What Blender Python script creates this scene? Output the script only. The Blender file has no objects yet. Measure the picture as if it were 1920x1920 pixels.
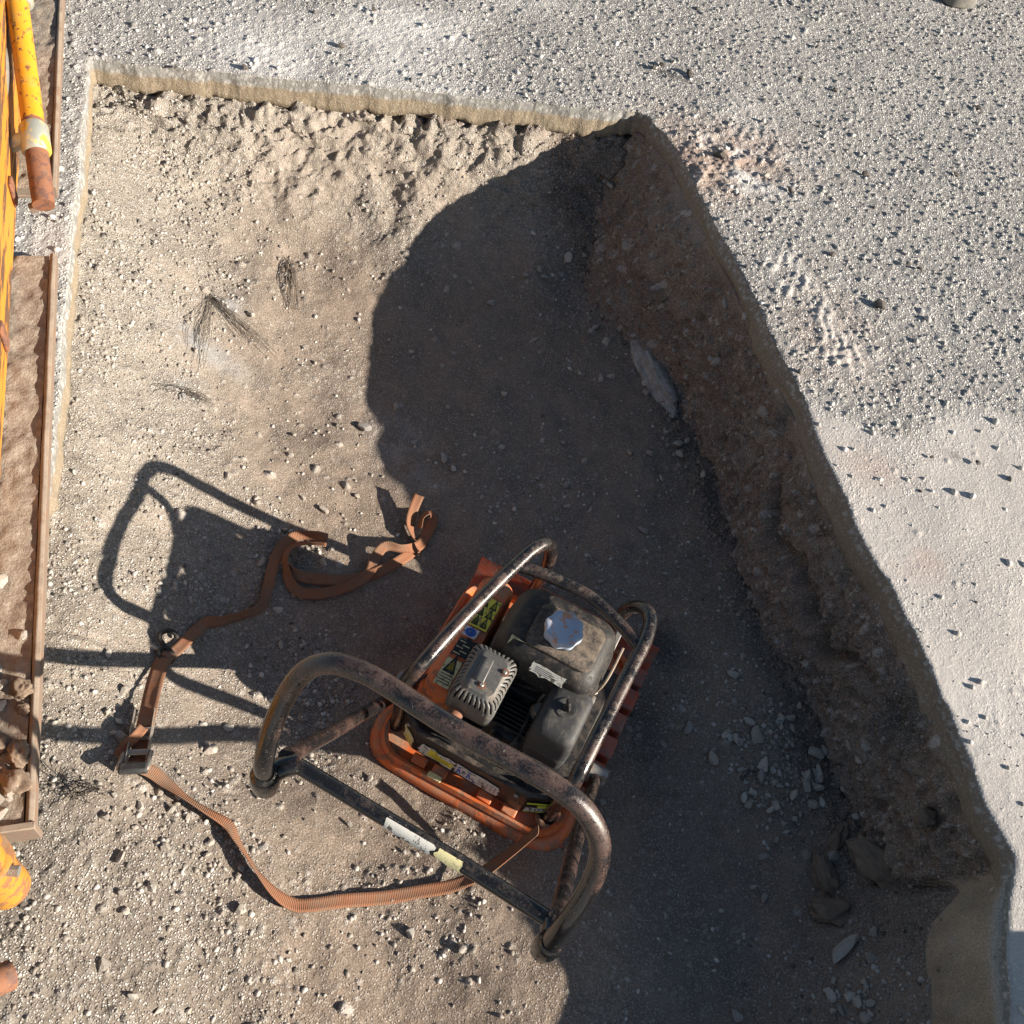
import bpy, bmesh, math, random
import numpy as np
from mathutils import Vector, Matrix
random.seed(4); RNG = np.random.default_rng(4)
sc = bpy.context.scene
col = sc.collection
PI = math.pi

# ------------------------------------------------------------------ camera
FPX, HCAM = 1900.0, 2.1
_t, _r = math.radians(34), math.radians(18)
_n = np.array([-math.sin(_t)*math.sin(_r), math.sin(_t)*math.cos(_r), math.cos(_t)])
_Z = -_n; _Y = np.array([0, 0, 1.]) - _Z[2]*_Z; _Y /= np.linalg.norm(_Y); _X = np.cross(_Y, _Z)
CM = np.array([_X, _Y, _Z])                       # camera (right, down, forward) -> world
cam_d = bpy.data.cameras.new('camera'); cam = bpy.data.objects.new('camera', cam_d); col.objects.link(cam)
cam_d.sensor_width = 36; cam_d.lens = 36*FPX/1920; cam_d.clip_start = .05; cam_d.clip_end = 500
r_, d_, f_ = CM[:, 0], CM[:, 1], CM[:, 2]
cam.matrix_world = Matrix(((r_[0], -d_[0], -f_[0], 0), (r_[1], -d_[1], -f_[1], 0), (r_[2], -d_[2], -f_[2], HCAM), (0, 0, 0, 1)))
sc.camera = cam
sc.render.resolution_x = sc.render.resolution_y = 1024

# ------------------------------------------------------------------ light
SUN_AZ, SUN_EL = -5.0, 19.5
az, el = math.radians(SUN_AZ), math.radians(SUN_EL)
SDIR = Vector((math.cos(el)*math.cos(az), math.cos(el)*math.sin(az), math.sin(el)))
wd = bpy.data.worlds.new('World'); sc.world = wd; wd.use_nodes = True
wn = wd.node_tree.nodes; sky = wn.new('ShaderNodeTexSky'); sky.sky_type = 'NISHITA'; sky.sun_disc = False; sky.dust_density = .4; sky.ozone_density = 1.0
sky.sun_elevation = el; sky.sun_rotation = math.radians(90 - SUN_AZ)
bg = wn['Background']; bg.inputs[1].default_value = 0.056
wd.node_tree.links.new(sky.outputs[0], bg.inputs[0])
sl = bpy.data.lights.new('sun', 'SUN'); sl.energy = 5.0; sl.angle = math.radians(.55); sl.color = (1, .94, .86)
so = bpy.data.objects.new('sun', sl); col.objects.link(so); so.location = (4, 0, 4)
so.rotation_euler = SDIR.to_track_quat('Z', 'Y').to_euler()
vs = sc.view_settings; vs.view_transform = 'Standard'; vs.look = 'None'; vs.gamma = 1; vs.exposure = 1.33
vs.use_curve_mapping = False
vs.use_white_balance = True; vs.white_balance_temperature = 6880; vs.white_balance_tint = 10

# ------------------------------------------------------------------ pixels -> points
def px(p, z):
    c = np.array([(p[0]-960)/FPX, (p[1]-960)/FPX, 1.]); d = CM@c
    return np.array([0, 0, HCAM]) + d*((z-HCAM)/d[2])
def project(x, y, z):
    P = np.stack([x, y, z-HCAM], -1)@CM
    return 960+FPX*P[..., 0]/P[..., 2], 960+FPX*P[..., 1]/P[..., 2], P[..., 2]

# ------------------------------------------------------------------ numpy noise
def _h(ix, iy, seed):
    h = (ix.astype(np.int64)*374761393 + iy.astype(np.int64)*668265263 + seed*1442695041) & 0xffffffff
    h = ((h ^ (h >> 13))*1274126177) & 0xffffffff
    h = ((h ^ (h >> 16))*2246822519) & 0xffffffff
    return (h ^ (h >> 15)) & 0xffffffff
def hf(ix, iy, seed): return _h(ix, iy, seed).astype(np.float32)/4294967295.0
def vnoise(x, y, s, seed=0):
    x = np.asarray(x, float)/s; y = np.asarray(y, float)/s
    ix = np.floor(x); iy = np.floor(y); fx = x-ix; fy = y-iy
    fx = fx*fx*fx*(fx*(fx*6-15)+10); fy = fy*fy*fy*(fy*(fy*6-15)+10)
    a = hf(ix, iy, seed); b = hf(ix+1, iy, seed); c = hf(ix, iy+1, seed); d = hf(ix+1, iy+1, seed)
    return ((a*(1-fx)+b*fx)*(1-fy) + (c*(1-fx)+d*fx)*fy)*2-1
def fbm(x, y, s, oct=4, seed=0, gain=.5):
    v = 0; a = 1; t = 0
    for k in range(oct):
        ca, sa = math.cos(k*1.1), math.sin(k*1.1)
        v = v + a*vnoise(x*ca-y*sa, x*sa+y*ca, s/2**k, seed+k*17); t += a; a *= gain
    return v/t*1.5
def smooth(a, b, x):
    t = np.clip((x-a)/(b-a), 0, 1); return t*t*(3-2*t)
def grit(x, y, s, prob, r0, r1, flat, seed):
    """half-buried crumbs: angular domes, one at most per cell"""
    ix0 = np.floor(x/s); iy0 = np.floor(y/s)
    H = np.zeros_like(x); I = np.zeros_like(x)
    for dx in (-1, 0, 1):
        for dy in (-1, 0, 1):
            ix = ix0+dx; iy = iy0+dy
            cx = (ix+hf(ix, iy, seed))*s; cy = (iy+hf(ix, iy, seed+1))*s
            k = hf(ix, iy, seed+2); r = (r0+(r1-r0)*hf(ix, iy, seed+3)**2)*s
            an = hf(ix, iy, seed+4)*6.283; e = .65+.35*hf(ix, iy, seed+5)
            ux = (x-cx)*np.cos(an)+(y-cy)*np.sin(an); uy = (-(x-cx)*np.sin(an)+(y-cy)*np.cos(an))/e
            q = .55*np.hypot(ux, uy) + .45*np.maximum(np.abs(ux), np.abs(uy))
            h = np.where(k < prob, r*flat*np.sqrt(np.clip(1-(q/r)**2, 0, 1)), 0)
            tl = hf(ix, iy, seed+6)-.5
            h = h*(1+tl*ux/r)
            m = h > H; H = np.where(m, h, H); I = np.where(m, hf(ix, iy, seed+7), I)
    return H, I

# ------------------------------------------------------------------ object helpers
def link(o, parent=None):
    col.objects.link(o)
    if parent is not None: o.parent = parent
    return o
def tag(o, label=None, cat=None, group=None, kind=None):
    if label: o['label'] = label
    if cat: o['category'] = cat
    if group: o['group'] = group
    if kind: o['kind'] = kind
    return o
def empty(name, loc, rz=0):
    o = bpy.data.objects.new(name, None); o.empty_display_size = .05
    o.location = loc; o.rotation_euler = (0, 0, rz); return link(o)
def mesh_obj(name, V, Fc, m, parent=None, smooth_sh=True, bevel=0, solid=0):
    me = bpy.data.meshes.new(name)
    me.from_pydata([tuple(map(float, v)) for v in V], [], [tuple(map(int, f)) for f in Fc]); me.update()
    bm = bmesh.new(); bm.from_mesh(me); bmesh.ops.recalc_face_normals(bm, faces=bm.faces); bm.to_mesh(me); bm.free()
    if smooth_sh:
        me.polygons.foreach_set('use_smooth', [True]*len(me.polygons))
        try: me.set_sharp_from_angle(angle=math.radians(38))
        except Exception: pass
    me.materials.append(m)
    o = link(bpy.data.objects.new(name, me), parent)
    if solid:
        s = o.modifiers.new('s', 'SOLIDIFY'); s.thickness = solid; s.offset = 0
    if bevel:
        b = o.modifiers.new('b', 'BEVEL'); b.width = bevel; b.segments = 2; b.limit_method = 'ANGLE'; b.angle_limit = math.radians(40)
    return o
def np_mesh(name, V, quads, m, colr=None, tris=False):
    k = 3 if tris else 4
    me = bpy.data.meshes.new(name); n = len(quads)
    me.vertices.add(len(V)); me.vertices.foreach_set('co', np.asarray(V, np.float32).ravel())
    me.loops.add(n*k); me.loops.foreach_set('vertex_index', np.asarray(quads, np.int32).ravel())
    me.polygons.add(n); me.polygons.foreach_set('loop_start', np.arange(0, n*k, k, dtype=np.int32))
    if not tris: me.polygons.foreach_set('use_smooth', np.ones(n, bool))
    me.update(calc_edges=True)
    if colr is not None:
        a = me.color_attributes.new('tint', 'FLOAT_COLOR', 'POINT')
        c4 = np.ones((len(V), 4), np.float32); c4[:, :np.shape(colr)[1]] = colr; a.data.foreach_set('color', c4.ravel())
    me.materials.append(m)
    return link(bpy.data.objects.new(name, me))
class MB:
    def __init__(s): s.V = []; s.F = []
    def add(s, V, Fc):
        o = len(s.V); s.V += [tuple(v) for v in V]; s.F += [tuple(i+o for i in f) for f in Fc]
    def box(s, c, d, rz=0, rx=0):
        M = Matrix.Rotation(rz, 3, 'Z')@Matrix.Rotation(rx, 3, 'X')
        V = [Vector(c)+M@Vector((x*d[0]/2, y*d[1]/2, z*d[2]/2)) for z in (-1, 1) for y in (-1, 1) for x in (-1, 1)]
        s.add(V, [(0, 2, 3, 1), (4, 5, 7, 6), (0, 1, 5, 4), (2, 6, 7, 3), (0, 4, 6, 2), (1, 3, 7, 5)])
    def build(s, name, m, parent=None, **k): return mesh_obj(name, s.V, s.F, m, parent, **k)
def catmull(pts, n=8, closed=False):
    P = [np.array(p, float) for p in pts]; out = []
    P = [2*P[0]-P[1]] + P + [2*P[-1]-P[-2]]
    for i in range(1, len(P)-2):
        for k in range(n):
            t = k/n; a, b, c, d = P[i-1:i+3]
            out.append(.5*((2*b)+(-a+c)*t+(2*a-5*b+4*c-d)*t*t+(-a+3*b-3*c+d)*t**3))
    out.append(P[-2]); return out
def tube_data(path, r, N=14, cap=True, wob=0):
    path = [Vector(p) for p in path]; V = []; Fc = []
    rr = r if hasattr(r, '__len__') else [r]*len(path)
    t0 = (path[1]-path[0]).normalized(); u = t0.orthogonal().normalized()
    for i, p in enumerate(path):
        t = (path[min(i+1, len(path)-1)]-path[max(i-1, 0)]).normalized()
        u = (u - t*u.dot(t)).normalized(); v = t.cross(u)
        for k in range(N):
            a = 2*PI*k/N; V.append(p + (u*math.cos(a)+v*math.sin(a))*rr[i])
    for i in range(len(path)-1):
        for k in range(N):
            Fc.append((i*N+k, i*N+(k+1) % N, (i+1)*N+(k+1) % N, (i+1)*N+k))
    if cap: Fc += [tuple(range(N-1, -1, -1)), tuple(range((len(path)-1)*N, len(path)*N))]
    return V, Fc
def tube(name, path, r, m, parent=None, N=14, **k):
    V, Fc = tube_data(path, r, N); return mesh_obj(name, V, Fc, m, parent, **k)
def rrect(w, d, r, n=8, cx=0, cy=0):
    r = min(r, w/2-1e-4, d/2-1e-4); out = []
    for q, (sx, sy) in enumerate(((1, 1), (-1, 1), (-1, -1), (1, -1))):
        for k in range(n):
            a = PI/2*q + PI/2*k/(n-1)
            out.append((cx+sx*(w/2-r)+r*math.cos(a), cy+sy*(d/2-r)+r*math.sin(a)))
    return out
def rdense(w, d, r, step, cx=0, cy=0):
    """rounded rectangle with evenly spaced points (count multiple of 3)"""
    P = rrect(w, d, r, 8, cx, cy); P.append(P[0]); L = [0]
    for a, b in zip(P, P[1:]): L.append(L[-1]+math.hypot(b[0]-a[0], b[1]-a[1]))
    n = int(round(L[-1]/step/3))*3
    T = np.linspace(0, L[-1], n, endpoint=False)
    return list(zip(np.interp(T, L, [p[0] for p in P]), np.interp(T, L, [p[1] for p in P])))
def loft(name, rings, m, parent=None, cap0=True, cap1=True, skip=None, **k):
    """rings: list of equal-length lists of 3D points"""
    N = len(rings[0]); V = [p for R in rings for p in R]; Fc = []
    for i in range(len(rings)-1):
        for j in range(N):
            if skip and skip(i, j): continue
            Fc.append((i*N+j, i*N+(j+1) % N, (i+1)*N+(j+1) % N, (i+1)*N+j))
    if cap0: Fc.append(tuple(range(N-1, -1, -1)))
    if cap1: Fc.append(tuple(range((len(rings)-1)*N, len(rings)*N)))
    return mesh_obj(name, V, Fc, m, parent, **k)
def lathe(name, c, prof, m, parent=None, N=24, axis='z', **k):
    rings = []
    for r, h in prof:
        R = []
        for j in range(N):
            a = 2*PI*j/N; q = (r*math.cos(a), r*math.sin(a), h)
            if axis == 'x': q = (q[2], q[0], q[1])
            if axis == 'y': q = (q[0], q[2], q[1])
            R.append((c[0]+q[0], c[1]+q[1], c[2]+q[2]))
        rings.append(R)
    return loft(name, rings, m, parent, **k)

# ------------------------------------------------------------------ materials
class MT:
    def __init__(s, name):
        s.m = bpy.data.materials.new(name); s.m.use_nodes = True; s.nt = s.m.node_tree
        s.b = s.nt.nodes['Principled BSDF']; s.co = None
    def n(s, t, **k):
        o = s.nt.nodes.new(t)
        for a, v in k.items(): setattr(o, a, v)
        return o
    def l(s, a, b): s.nt.links.new(a, b)
    def coord(s):
        if s.co is None: s.co = s.n('ShaderNodeTexCoord').outputs['Object']
        return s.co
    def noise(s, scale, detail=4, rough=.55, stretch=None, rot=0):
        o = s.n('ShaderNodeTexNoise'); o.inputs['Scale'].default_value = scale
        o.inputs['Detail'].default_value = detail; o.inputs['Roughness'].default_value = rough
        if stretch:
            mp = s.n('ShaderNodeMapping'); mp.vector_type = 'TEXTURE'; mp.inputs['Scale'].default_value = stretch; mp.inputs['Rotation'].default_value = (0, 0, rot)
            s.l(s.coord(), mp.inputs[0]); s.l(mp.outputs[0], o.inputs['Vector'])
        else: s.l(s.coord(), o.inputs['Vector'])
        return o.outputs['Fac']
    def ramp(s, f, a, b):
        o = s.n('ShaderNodeMapRange'); o.interpolation_type = 'SMOOTHSTEP'
        o.inputs[1].default_value = a; o.inputs[2].default_value = b; s.l(f, o.inputs[0]); return o.outputs[0]
    def math(s, op, a, b):
        o = s.n('ShaderNodeMath', operation=op)
        for i, v in enumerate((a, b)):
            if isinstance(v, (int, float)): o.inputs[i].default_value = v
            else: s.l(v, o.inputs[i])
        return o.outputs[0]
    def mix(s, f, a, b, mode='MIX'):
        o = s.n('ShaderNodeMix', data_type='RGBA', blend_type=mode)
        for i, v in ((0, f), (6, a), (7, b)):
            if isinstance(v, (int, float)): o.inputs[i].default_value = v
            elif isinstance(v, tuple): o.inputs[i].default_value = (*v, 1)
            else: s.l(v, o.inputs[i])
        return o.outputs[2]
    def mixf(s, f, a, b):
        o = s.n('ShaderNodeMix', data_type='FLOAT')
        for i, v in ((0, f), (2, a), (3, b)):
            if isinstance(v, (int, float)): o.inputs[i].default_value = v
            else: s.l(v, o.inputs[i])
        return o.outputs[0]
    def up(s):
        g = s.n('ShaderNodeNewGeometry'); x = s.n('ShaderNodeSeparateXYZ'); s.l(g.outputs['Normal'], x.inputs[0]); return x.outputs[2]
    def bump(s, h, strength=.3, dist=.002):
        o = s.n('ShaderNodeBump'); o.inputs['Strength'].default_value = strength; o.inputs['Distance'].default_value = dist
        s.l(h, o.inputs['Height']); s.l(o.outputs[0], s.b.inputs['Normal'])
    def set(s, c=None, rough=None, metal=None, spec=None):
        for v, k in ((c, 'Base Color'), (rough, 'Roughness'), (metal, 'Metallic'), (spec, 'Specular IOR Level')):
            if v is None: continue
            if isinstance(v, (int, float)): s.b.inputs[k].default_value = v
            elif isinstance(v, tuple): s.b.inputs[k].default_value = (*v, 1)
            else: s.l(v, s.b.inputs[k])
DUST = (.30, .225, .16)
def worn(name, base, rough=.45, metal=0., wear=(.13, .07, .045), wear_amt=.5, dust=.5, dust_col=DUST, scale=60, stretch=None, chips=None, rot=0):
    t = MT(name)
    w1 = t.ramp(t.noise(scale, 6, .65, stretch, rot), .62-.25*wear_amt, .70-.25*wear_amt)
    c = t.mix(w1, base, wear)
    if chips:
        cf = t.ramp(t.noise(scale*3.3, 3, .6), .70, .73); c = t.mix(cf, c, chips)
    d = t.math('MULTIPLY', t.ramp(t.up(), -.1, 1.0), t.ramp(t.noise(scale*.45, 8, .7), .62-.4*dust, .92-.4*dust))
    d = t.math('MULTIPLY', d, min(1, dust*1.5))
    c = t.mix(d, c, dust_col)
    r = t.mixf(w1, rough, .8); r = t.mixf(d, r, .95)
    t.set(c, r, None, .4)
    if metal: t.set(None, None, t.math('MULTIPLY', t.mixf(w1, metal, 0.0), t.math('SUBTRACT', 1, d)))
    h = t.math('ADD', t.math('MULTIPLY', w1, -.6), t.math('MULTIPLY', t.noise(scale*6, 4, .6), .5))
    t.bump(h, .35, .0012)
    return t.m
M = {}
def tubepaint(name, wear_lo, wear_hi, z0, z1, dustc, dust):
    """black paint rubbed through to brown primer and rust where hands and straps have worn it"""
    t = MT(name); sx = t.n('ShaderNodeSeparateXYZ'); t.l(t.coord(), sx.inputs[0]); zz = t.ramp(sx.outputs[2], z0, z1)
    thr = t.mixf(zz, wear_lo, wear_hi)
    n1 = t.math('ADD', t.math('MULTIPLY', t.noise(24, 3, .6), .45), t.math('MULTIPLY', t.noise(330, 6, .8), .55))
    w1 = t.math('MULTIPLY', t.ramp(t.math('SUBTRACT', n1, thr), -.05, .07), .9)
    c = t.mix(w1, (.009, .009, .010), t.mix(t.noise(140, 4, .7), (.105, .058, .044), (.030, .020, .018)))
    sc_ = t.ramp(t.noise(190, 6, .8), .63, .66); c = t.mix(t.math('MULTIPLY', sc_, .8), c, (.36, .32, .28))
    d = t.math('MULTIPLY', t.math('MULTIPLY', t.ramp(t.up(), .3, 1.0), t.ramp(t.noise(70, 8, .8), .47, .70)), dust); c = t.mix(d, c, dustc)
    r = t.mixf(w1, .16, .42); r = t.mixf(d, r, .7); t.set(c, r, None, .5)
    t.bump(t.math('ADD', t.math('MULTIPLY', w1, -.5), t.math('MULTIPLY', t.noise(400, 3, .6), .3)), .3, .0006); return t.m
M['tube'] = tubepaint('worn black cage paint', .545, .515, .10, .48, (.25, .195, .15), .55)
M['loop'] = tubepaint('rubbed black handle paint', .60, .485, .74, .95, (.15, .10, .085), .5)
M['bar'] = tubepaint('black bar paint', .60, .60, .1, .5, (.20, .15, .12), .35)
M['orange'] = worn('orange paint', (.56, .115, .024), .5, 0, (.26, .095, .05), .42, .60, (.33, .20, .125), 34, None, (.12, .06, .04))
M['red'] = worn('red orange paint', (.42, .075, .035), .55, 0, (.24, .10, .075), .5, .6, (.30, .20, .16), 30)
M['panel'] = worn('dark steel panel', (.018, .018, .018), .42, .2, (.07, .05, .035), .3, .42, (.20, .15, .11), 40, None, (.4, .36, .3))
M['dark'] = worn('oily engine black', (.012, .012, .013), .5, 0, (.04, .032, .026), .5, .35, (.13, .10, .075), 50)
M['tank'] = worn('dusty tank plastic', (.014, .013, .013), .55, 0, (.045, .036, .028), .34, .40, (.16, .12, .088), 110)
M['tanktop'] = worn('dusty tank plateau', (.03, .027, .024), .5, 0, (.09, .07, .052), .5, .60, (.19, .145, .108), 120)
M['filter'] = worn('dusty filter plastic', (.032, .032, .033), .6, 0, (.05, .046, .042), .30, .40, (.13, .115, .095), 90)
M['muffler'] = worn('grey muffler steel', (.12, .117, .110), .5, .35, (.14, .12, .10), .4, .35, (.33, .29, .24), 30, None, (.12, .06, .045))
M['rust'] = worn('rusty steel', (.20, .085, .045), .85, 0, (.12, .06, .045), .5, .3, (.30, .19, .13), 60)
M['steel'] = worn('dull steel', (.34, .32, .29), .45, .7, (.20, .14, .10), .4, .4, DUST, 60)
M['cap'] = worn('blue grey cap', (.36, .42, .52), .55, 0, (.55, .27, .16), .36, .12, (.45, .42, .40), 44, None, (.62, .62, .62))
M['white'] = worn('scuffed white vinyl', (.62, .60, .54), .5, 0, (.10, .09, .075), .36, .35, (.36, .30, .22), 90)
M['yellow'] = worn('yellow vinyl', (.74, .62, .05), .45, 0, (.25, .20, .08), .3, .3, (.38, .30, .16), 80)
M['lime'] = worn('lime vinyl', (.62, .70, .06), .45, 0, (.25, .24, .10), .2, .2, (.38, .32, .18), 80)
M['cream'] = worn('faded label vinyl', (.62, .56, .30), .55, 0, (.30, .24, .14), .4, .3, (.36, .28, .18), 110)
M['blue'] = worn('blue ink', (.03, .10, .42), .5, 0, (.2, .2, .25), .15, .15)
M['ink'] = worn('black ink', (.012, .012, .012), .5, 0, (.15, .13, .1), .15, .1)
M['yframe'] = worn('yellow machine paint', (.58, .25, .016), .45, 0, (.15, .06, .028), .26, .35, (.36, .23, .11), 70, None, (.11, .05, .03))
M['ypost'] = worn('rusty yellow post paint', (.42, .18, .022), .6, 0, (.22, .095, .04), .60, .6, (.30, .19, .11), 45, None, (.10, .05, .03))
M['yboard'] = worn('rust streaked yellow paint', (.46, .19, .024), .55, 0, (.10, .050, .028), .50, .4, (.30, .19, .11), 45, (7, 1, 1), None, -1.10)
M['tray'] = worn('dirty steel tray', (.17, .125, .095), .85, 0, (.19, .115, .075), .42, .8, (.27, .215, .165), 40)
M['zinc'] = worn('yellow splashed zinc clamp', (.42, .42, .36), .45, .5, (.60, .36, .05), .52, .35, (.42, .33, .2), 24)
M['rubber'] = worn('grey rubber', (.14, .13, .115), .8, 0, (.2, .18, .15), .4, .6, (.3, .26, .21), 20)

def earth(name, cell=0, cellamt=.8, bscale=420, bstr=.7, bdist=.0026, grain=.5, celld=.004, gapk=.62, white=.5, dk=.55):
    """colour comes from the tint of each crumb or patch of earth; the shader adds fine grain and tiny crumbs where the ground is loose"""
    t = MT(name)
    a = t.n('ShaderNodeVertexColor'); a.layer_name = 'tint'; c = a.outputs[0]
    f = t.noise(bscale*.55, 3, .6); v = t.ramp(f, .30, .72)
    c = t.mix(grain, c, t.mix(v, t.mix(dk, c, (.05, .04, .035)), t.mix(.22, c, (.80, .76, .70))))
    h = t.math('ADD', t.noise(bscale, 4, .65), t.math('MULTIPLY', t.noise(bscale*.3, 3, .5), 1.0))
    if cell:
        vo = t.n('ShaderNodeTexVoronoi'); vo.inputs['Scale'].default_value = cell; vo.inputs['Randomness'].default_value = 1
        mp = t.n('ShaderNodeVectorMath', operation='ADD'); nz = t.n('ShaderNodeTexNoise'); nz.inputs['Scale'].default_value = cell*1.3
        sc_ = t.n('ShaderNodeVectorMath', operation='SCALE'); sc_.inputs['Scale'].default_value = .9/cell
        t.l(t.coord(), nz.inputs['Vector']); t.l(nz.outputs['Color'], sc_.inputs[0]); t.l(t.coord(), mp.inputs[0]); t.l(sc_.outputs[0], mp.inputs[1]); t.l(mp.outputs[0], vo.inputs['Vector'])
        dome = t.ramp(vo.outputs['Distance'], .75, .12); sx = t.n('ShaderNodeSeparateColor'); t.l(vo.outputs['Color'], sx.inputs[0])
        size = t.ramp(sx.outputs[1], .2, .9); al = t.math('MULTIPLY', a.outputs['Alpha'], cellamt)
        big = t.math('MULTIPLY', dome, size)
        bright = t.mix(t.ramp(sx.outputs[0], .15, .85), t.mix(.45, c, (.08, .075, .07)), t.mix(white, c, (.88, .85, .80)))
        gap = t.math('MULTIPLY', t.math('SUBTRACT', 1, t.ramp(big, .05, .35)), al)
        c = t.mix(t.math('MULTIPLY', t.ramp(big, .1, .4), al), c, bright)
        c = t.mix(t.math('MULTIPLY', gap, gapk), c, t.mix(.6, c, (.04, .036, .032)))
        h = t.math('ADD', t.math('MULTIPLY', h, .45), t.math('MULTIPLY', t.math('MULTIPLY', big, al), celld/bdist*.9))
    t.set(c, .95, None, .12)
    t.bump(h, bstr, bdist); return t.m
M['floor'] = earth('pit earth', 270, .95, 520, 1.0, .0020, .55, .0052, .62, .5, .50)
M['pave'] = earth('pavement grit', 185, 1.0, 480, 1.0, .0020, .4, .0060, .85, .72, .40)
M['pebble'] = earth('crumb stone', 0, 0, 500, .3, .001, .35)
def stone_mat(name, cols, dust=.3):
    t = MT(name); oi = t.n('ShaderNodeObjectInfo'); rp = t.n('ShaderNodeValToRGB'); e = rp.color_ramp.elements
    while len(e) < len(cols): e.new(.5)
    for i, c in enumerate(cols): e[i].position = i/(len(cols)-1); e[i].color = (*c, 1)
    t.l(oi.outputs['Random'], rp.inputs[0])
    c = t.mix(t.math('MULTIPLY', t.ramp(t.noise(3, 5, .7), .42, .62), .45), rp.outputs[0], DUST)
    t.set(c, .9, None, .2); t.bump(t.noise(14, 5, .65), .4, .12); return t.m
M['stone'] = stone_mat('pale rubble stone', [(.36, .33, .29), (.52, .49, .44), (.30, .28, .25), (.44, .39, .33), (.27, .265, .26)])
M['clod'] = stone_mat('clay clod', [(.17, .122, .090), (.21, .155, .115), (.14, .105, .082)])
M['tarstone'] = stone_mat('tarry asphalt crumb', [(.055, .055, .055), (.09, .085, .08), (.04, .04, .042)])

# ------------------------------------------------------------------ pit outline (at pavement height)
ZP = .40
TL = px((165, 110), ZP)[:2]
OUT = [TL, px((690, 160), ZP)[:2], px((1205, 212), ZP)[:2], px((1262, 268), ZP)[:2], px((1385, 500), ZP)[:2], px((1500, 740), ZP)[:2],
       px((1600, 965), ZP)[:2], px((1700, 1150), ZP)[:2], px((1765, 1300), ZP)[:2], px((1850, 1490), ZP)[:2], px((1912, 1612), ZP)[:2],
       px((1893, 1700), ZP)[:2], px((1889, 1800), ZP)[:2], px((1900, 1925), ZP)[:2], np.array((1.0, .1)), np.array((.95, -.3)),
       np.array((-.62, -.3)), px((-30, 1560), ZP)[:2], px((95, 830), ZP)[:2]]
POLY = np.array(OUT)
def seg_d(x, y, a, b):
    ab = b-a; t = np.clip(((x-a[0])*ab[0]+(y-a[1])*ab[1])/ab.dot(ab), 0, 1)
    return np.hypot(x-a[0]-t*ab[0], y-a[1]-t*ab[1])
def dmin(x, y, idx):
    d = np.full(np.shape(x), 1e9)
    for i in idx: d = np.minimum(d, seg_d(x, y, POLY[i], POLY[(i+1) % len(POLY)]))
    return d
def inside(x, y):
    r = np.zeros(np.shape(x), bool); n = len(POLY)
    for i in range(n):
        x1, y1 = POLY[i]; x2, y2 = POLY[(i+1) % n]
        c = ((y1 > y) != (y2 > y)) & (x < (x2-x1)*(y-y1)/(y2-y1+1e-12)+x1); r ^= c
    return r
IT, IR, IB, IL = [0, 1], [2, 3, 4, 5, 6, 7, 8, 9], [10, 11, 12, 13, 14], [16, 17, 18]
def gblob(x, y, p, z, rx, ry=None, rot=0):
    c = px(p, z); ry = ry or rx; dx = x-c[0]; dy = y-c[1]; ca, sa = math.cos(rot), math.sin(rot)
    return np.exp(-((dx*ca+dy*sa)/rx)**2-((-dx*sa+dy*ca)/ry)**2)
def wright(y): return .062+.17*smooth(1.85, 2.45, y)+.05*smooth(1.0, .75, y)
def zmacro(x, y, banks=True):
    x = np.asarray(x, float); y = np.asarray(y, float)
    ins = inside(x, y)
    def sd(idx):
        return np.where(ins, dmin(x, y, idx), 0.0)
    dT, dR, dL, dB = sd(IT), sd(IR), sd(IL), sd(IB)
    n1 = fbm(x, y, .22, 3, 5); n2 = fbm(x, y, .09, 3, 9)
    a = np.exp(-(np.maximum(dT, 0)/(.16+.05*n1))**1.35); b = np.exp(-(dL/.31)**1.3)
    z = .325*(1-(1-a*.98)*(1-b*.95))
    if banks:
        prof = np.clip(1-dR/wright(y), 0, 1); zr = .34*prof**1.25
        prb = np.clip(1-dB/.085, 0, 1); zb = .36*prb**.6
        z = np.maximum(np.maximum(z, zr), zb)
    z = z + .155*smooth(.88, .36, y)*smooth(.75, .35, x)*(1-.35*smooth(-.2, -.6, x)) + .07*smooth(.8, .4, y)*smooth(.35, .9, x)
    z = z + .08*gblob(x, y, (1770, 1610), .12, .12, .20) + .045*gblob(x, y, (1420, 1330), .03, .22, .12, -.9)
    z = z + .05*gblob(x, y, (1560, 1180), .05, .08, .25, .45)
    z = z + .10*gblob(x, y, (1872, 1690), .25, .11) + .25*gblob(x, y, (1850, 1880), .18, .15, .26) + .05*gblob(x, y, (1690, 1850), .12, .14, .10)
    z = z + .028*gblob(x, y, (735, 505), .05, .085) - .012*gblob(x, y, (690, 740), 0, .16, .2)
    z = z + .018*fbm(x, y, .35, 3, 21)*smooth(0, .15, dR) + .006*n2
    return np.where(z > .28, .28+.06*np.tanh((z-.28)/.06), z)
def zrough(x, y):          # clods on the two broken slopes
    ins = inside(x, y)
    dT = np.where(ins, dmin(x, y, IT), 0); dR = np.where(ins, dmin(x, y, IR), 0)
    m = np.exp(-(dT/.17)**2)+.45*np.exp(-(dR/.13)**2) + .9*gblob(x, y, (1780, 1600), .15, .16, .2)
    return np.clip(m, 0, 1.2)

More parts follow.
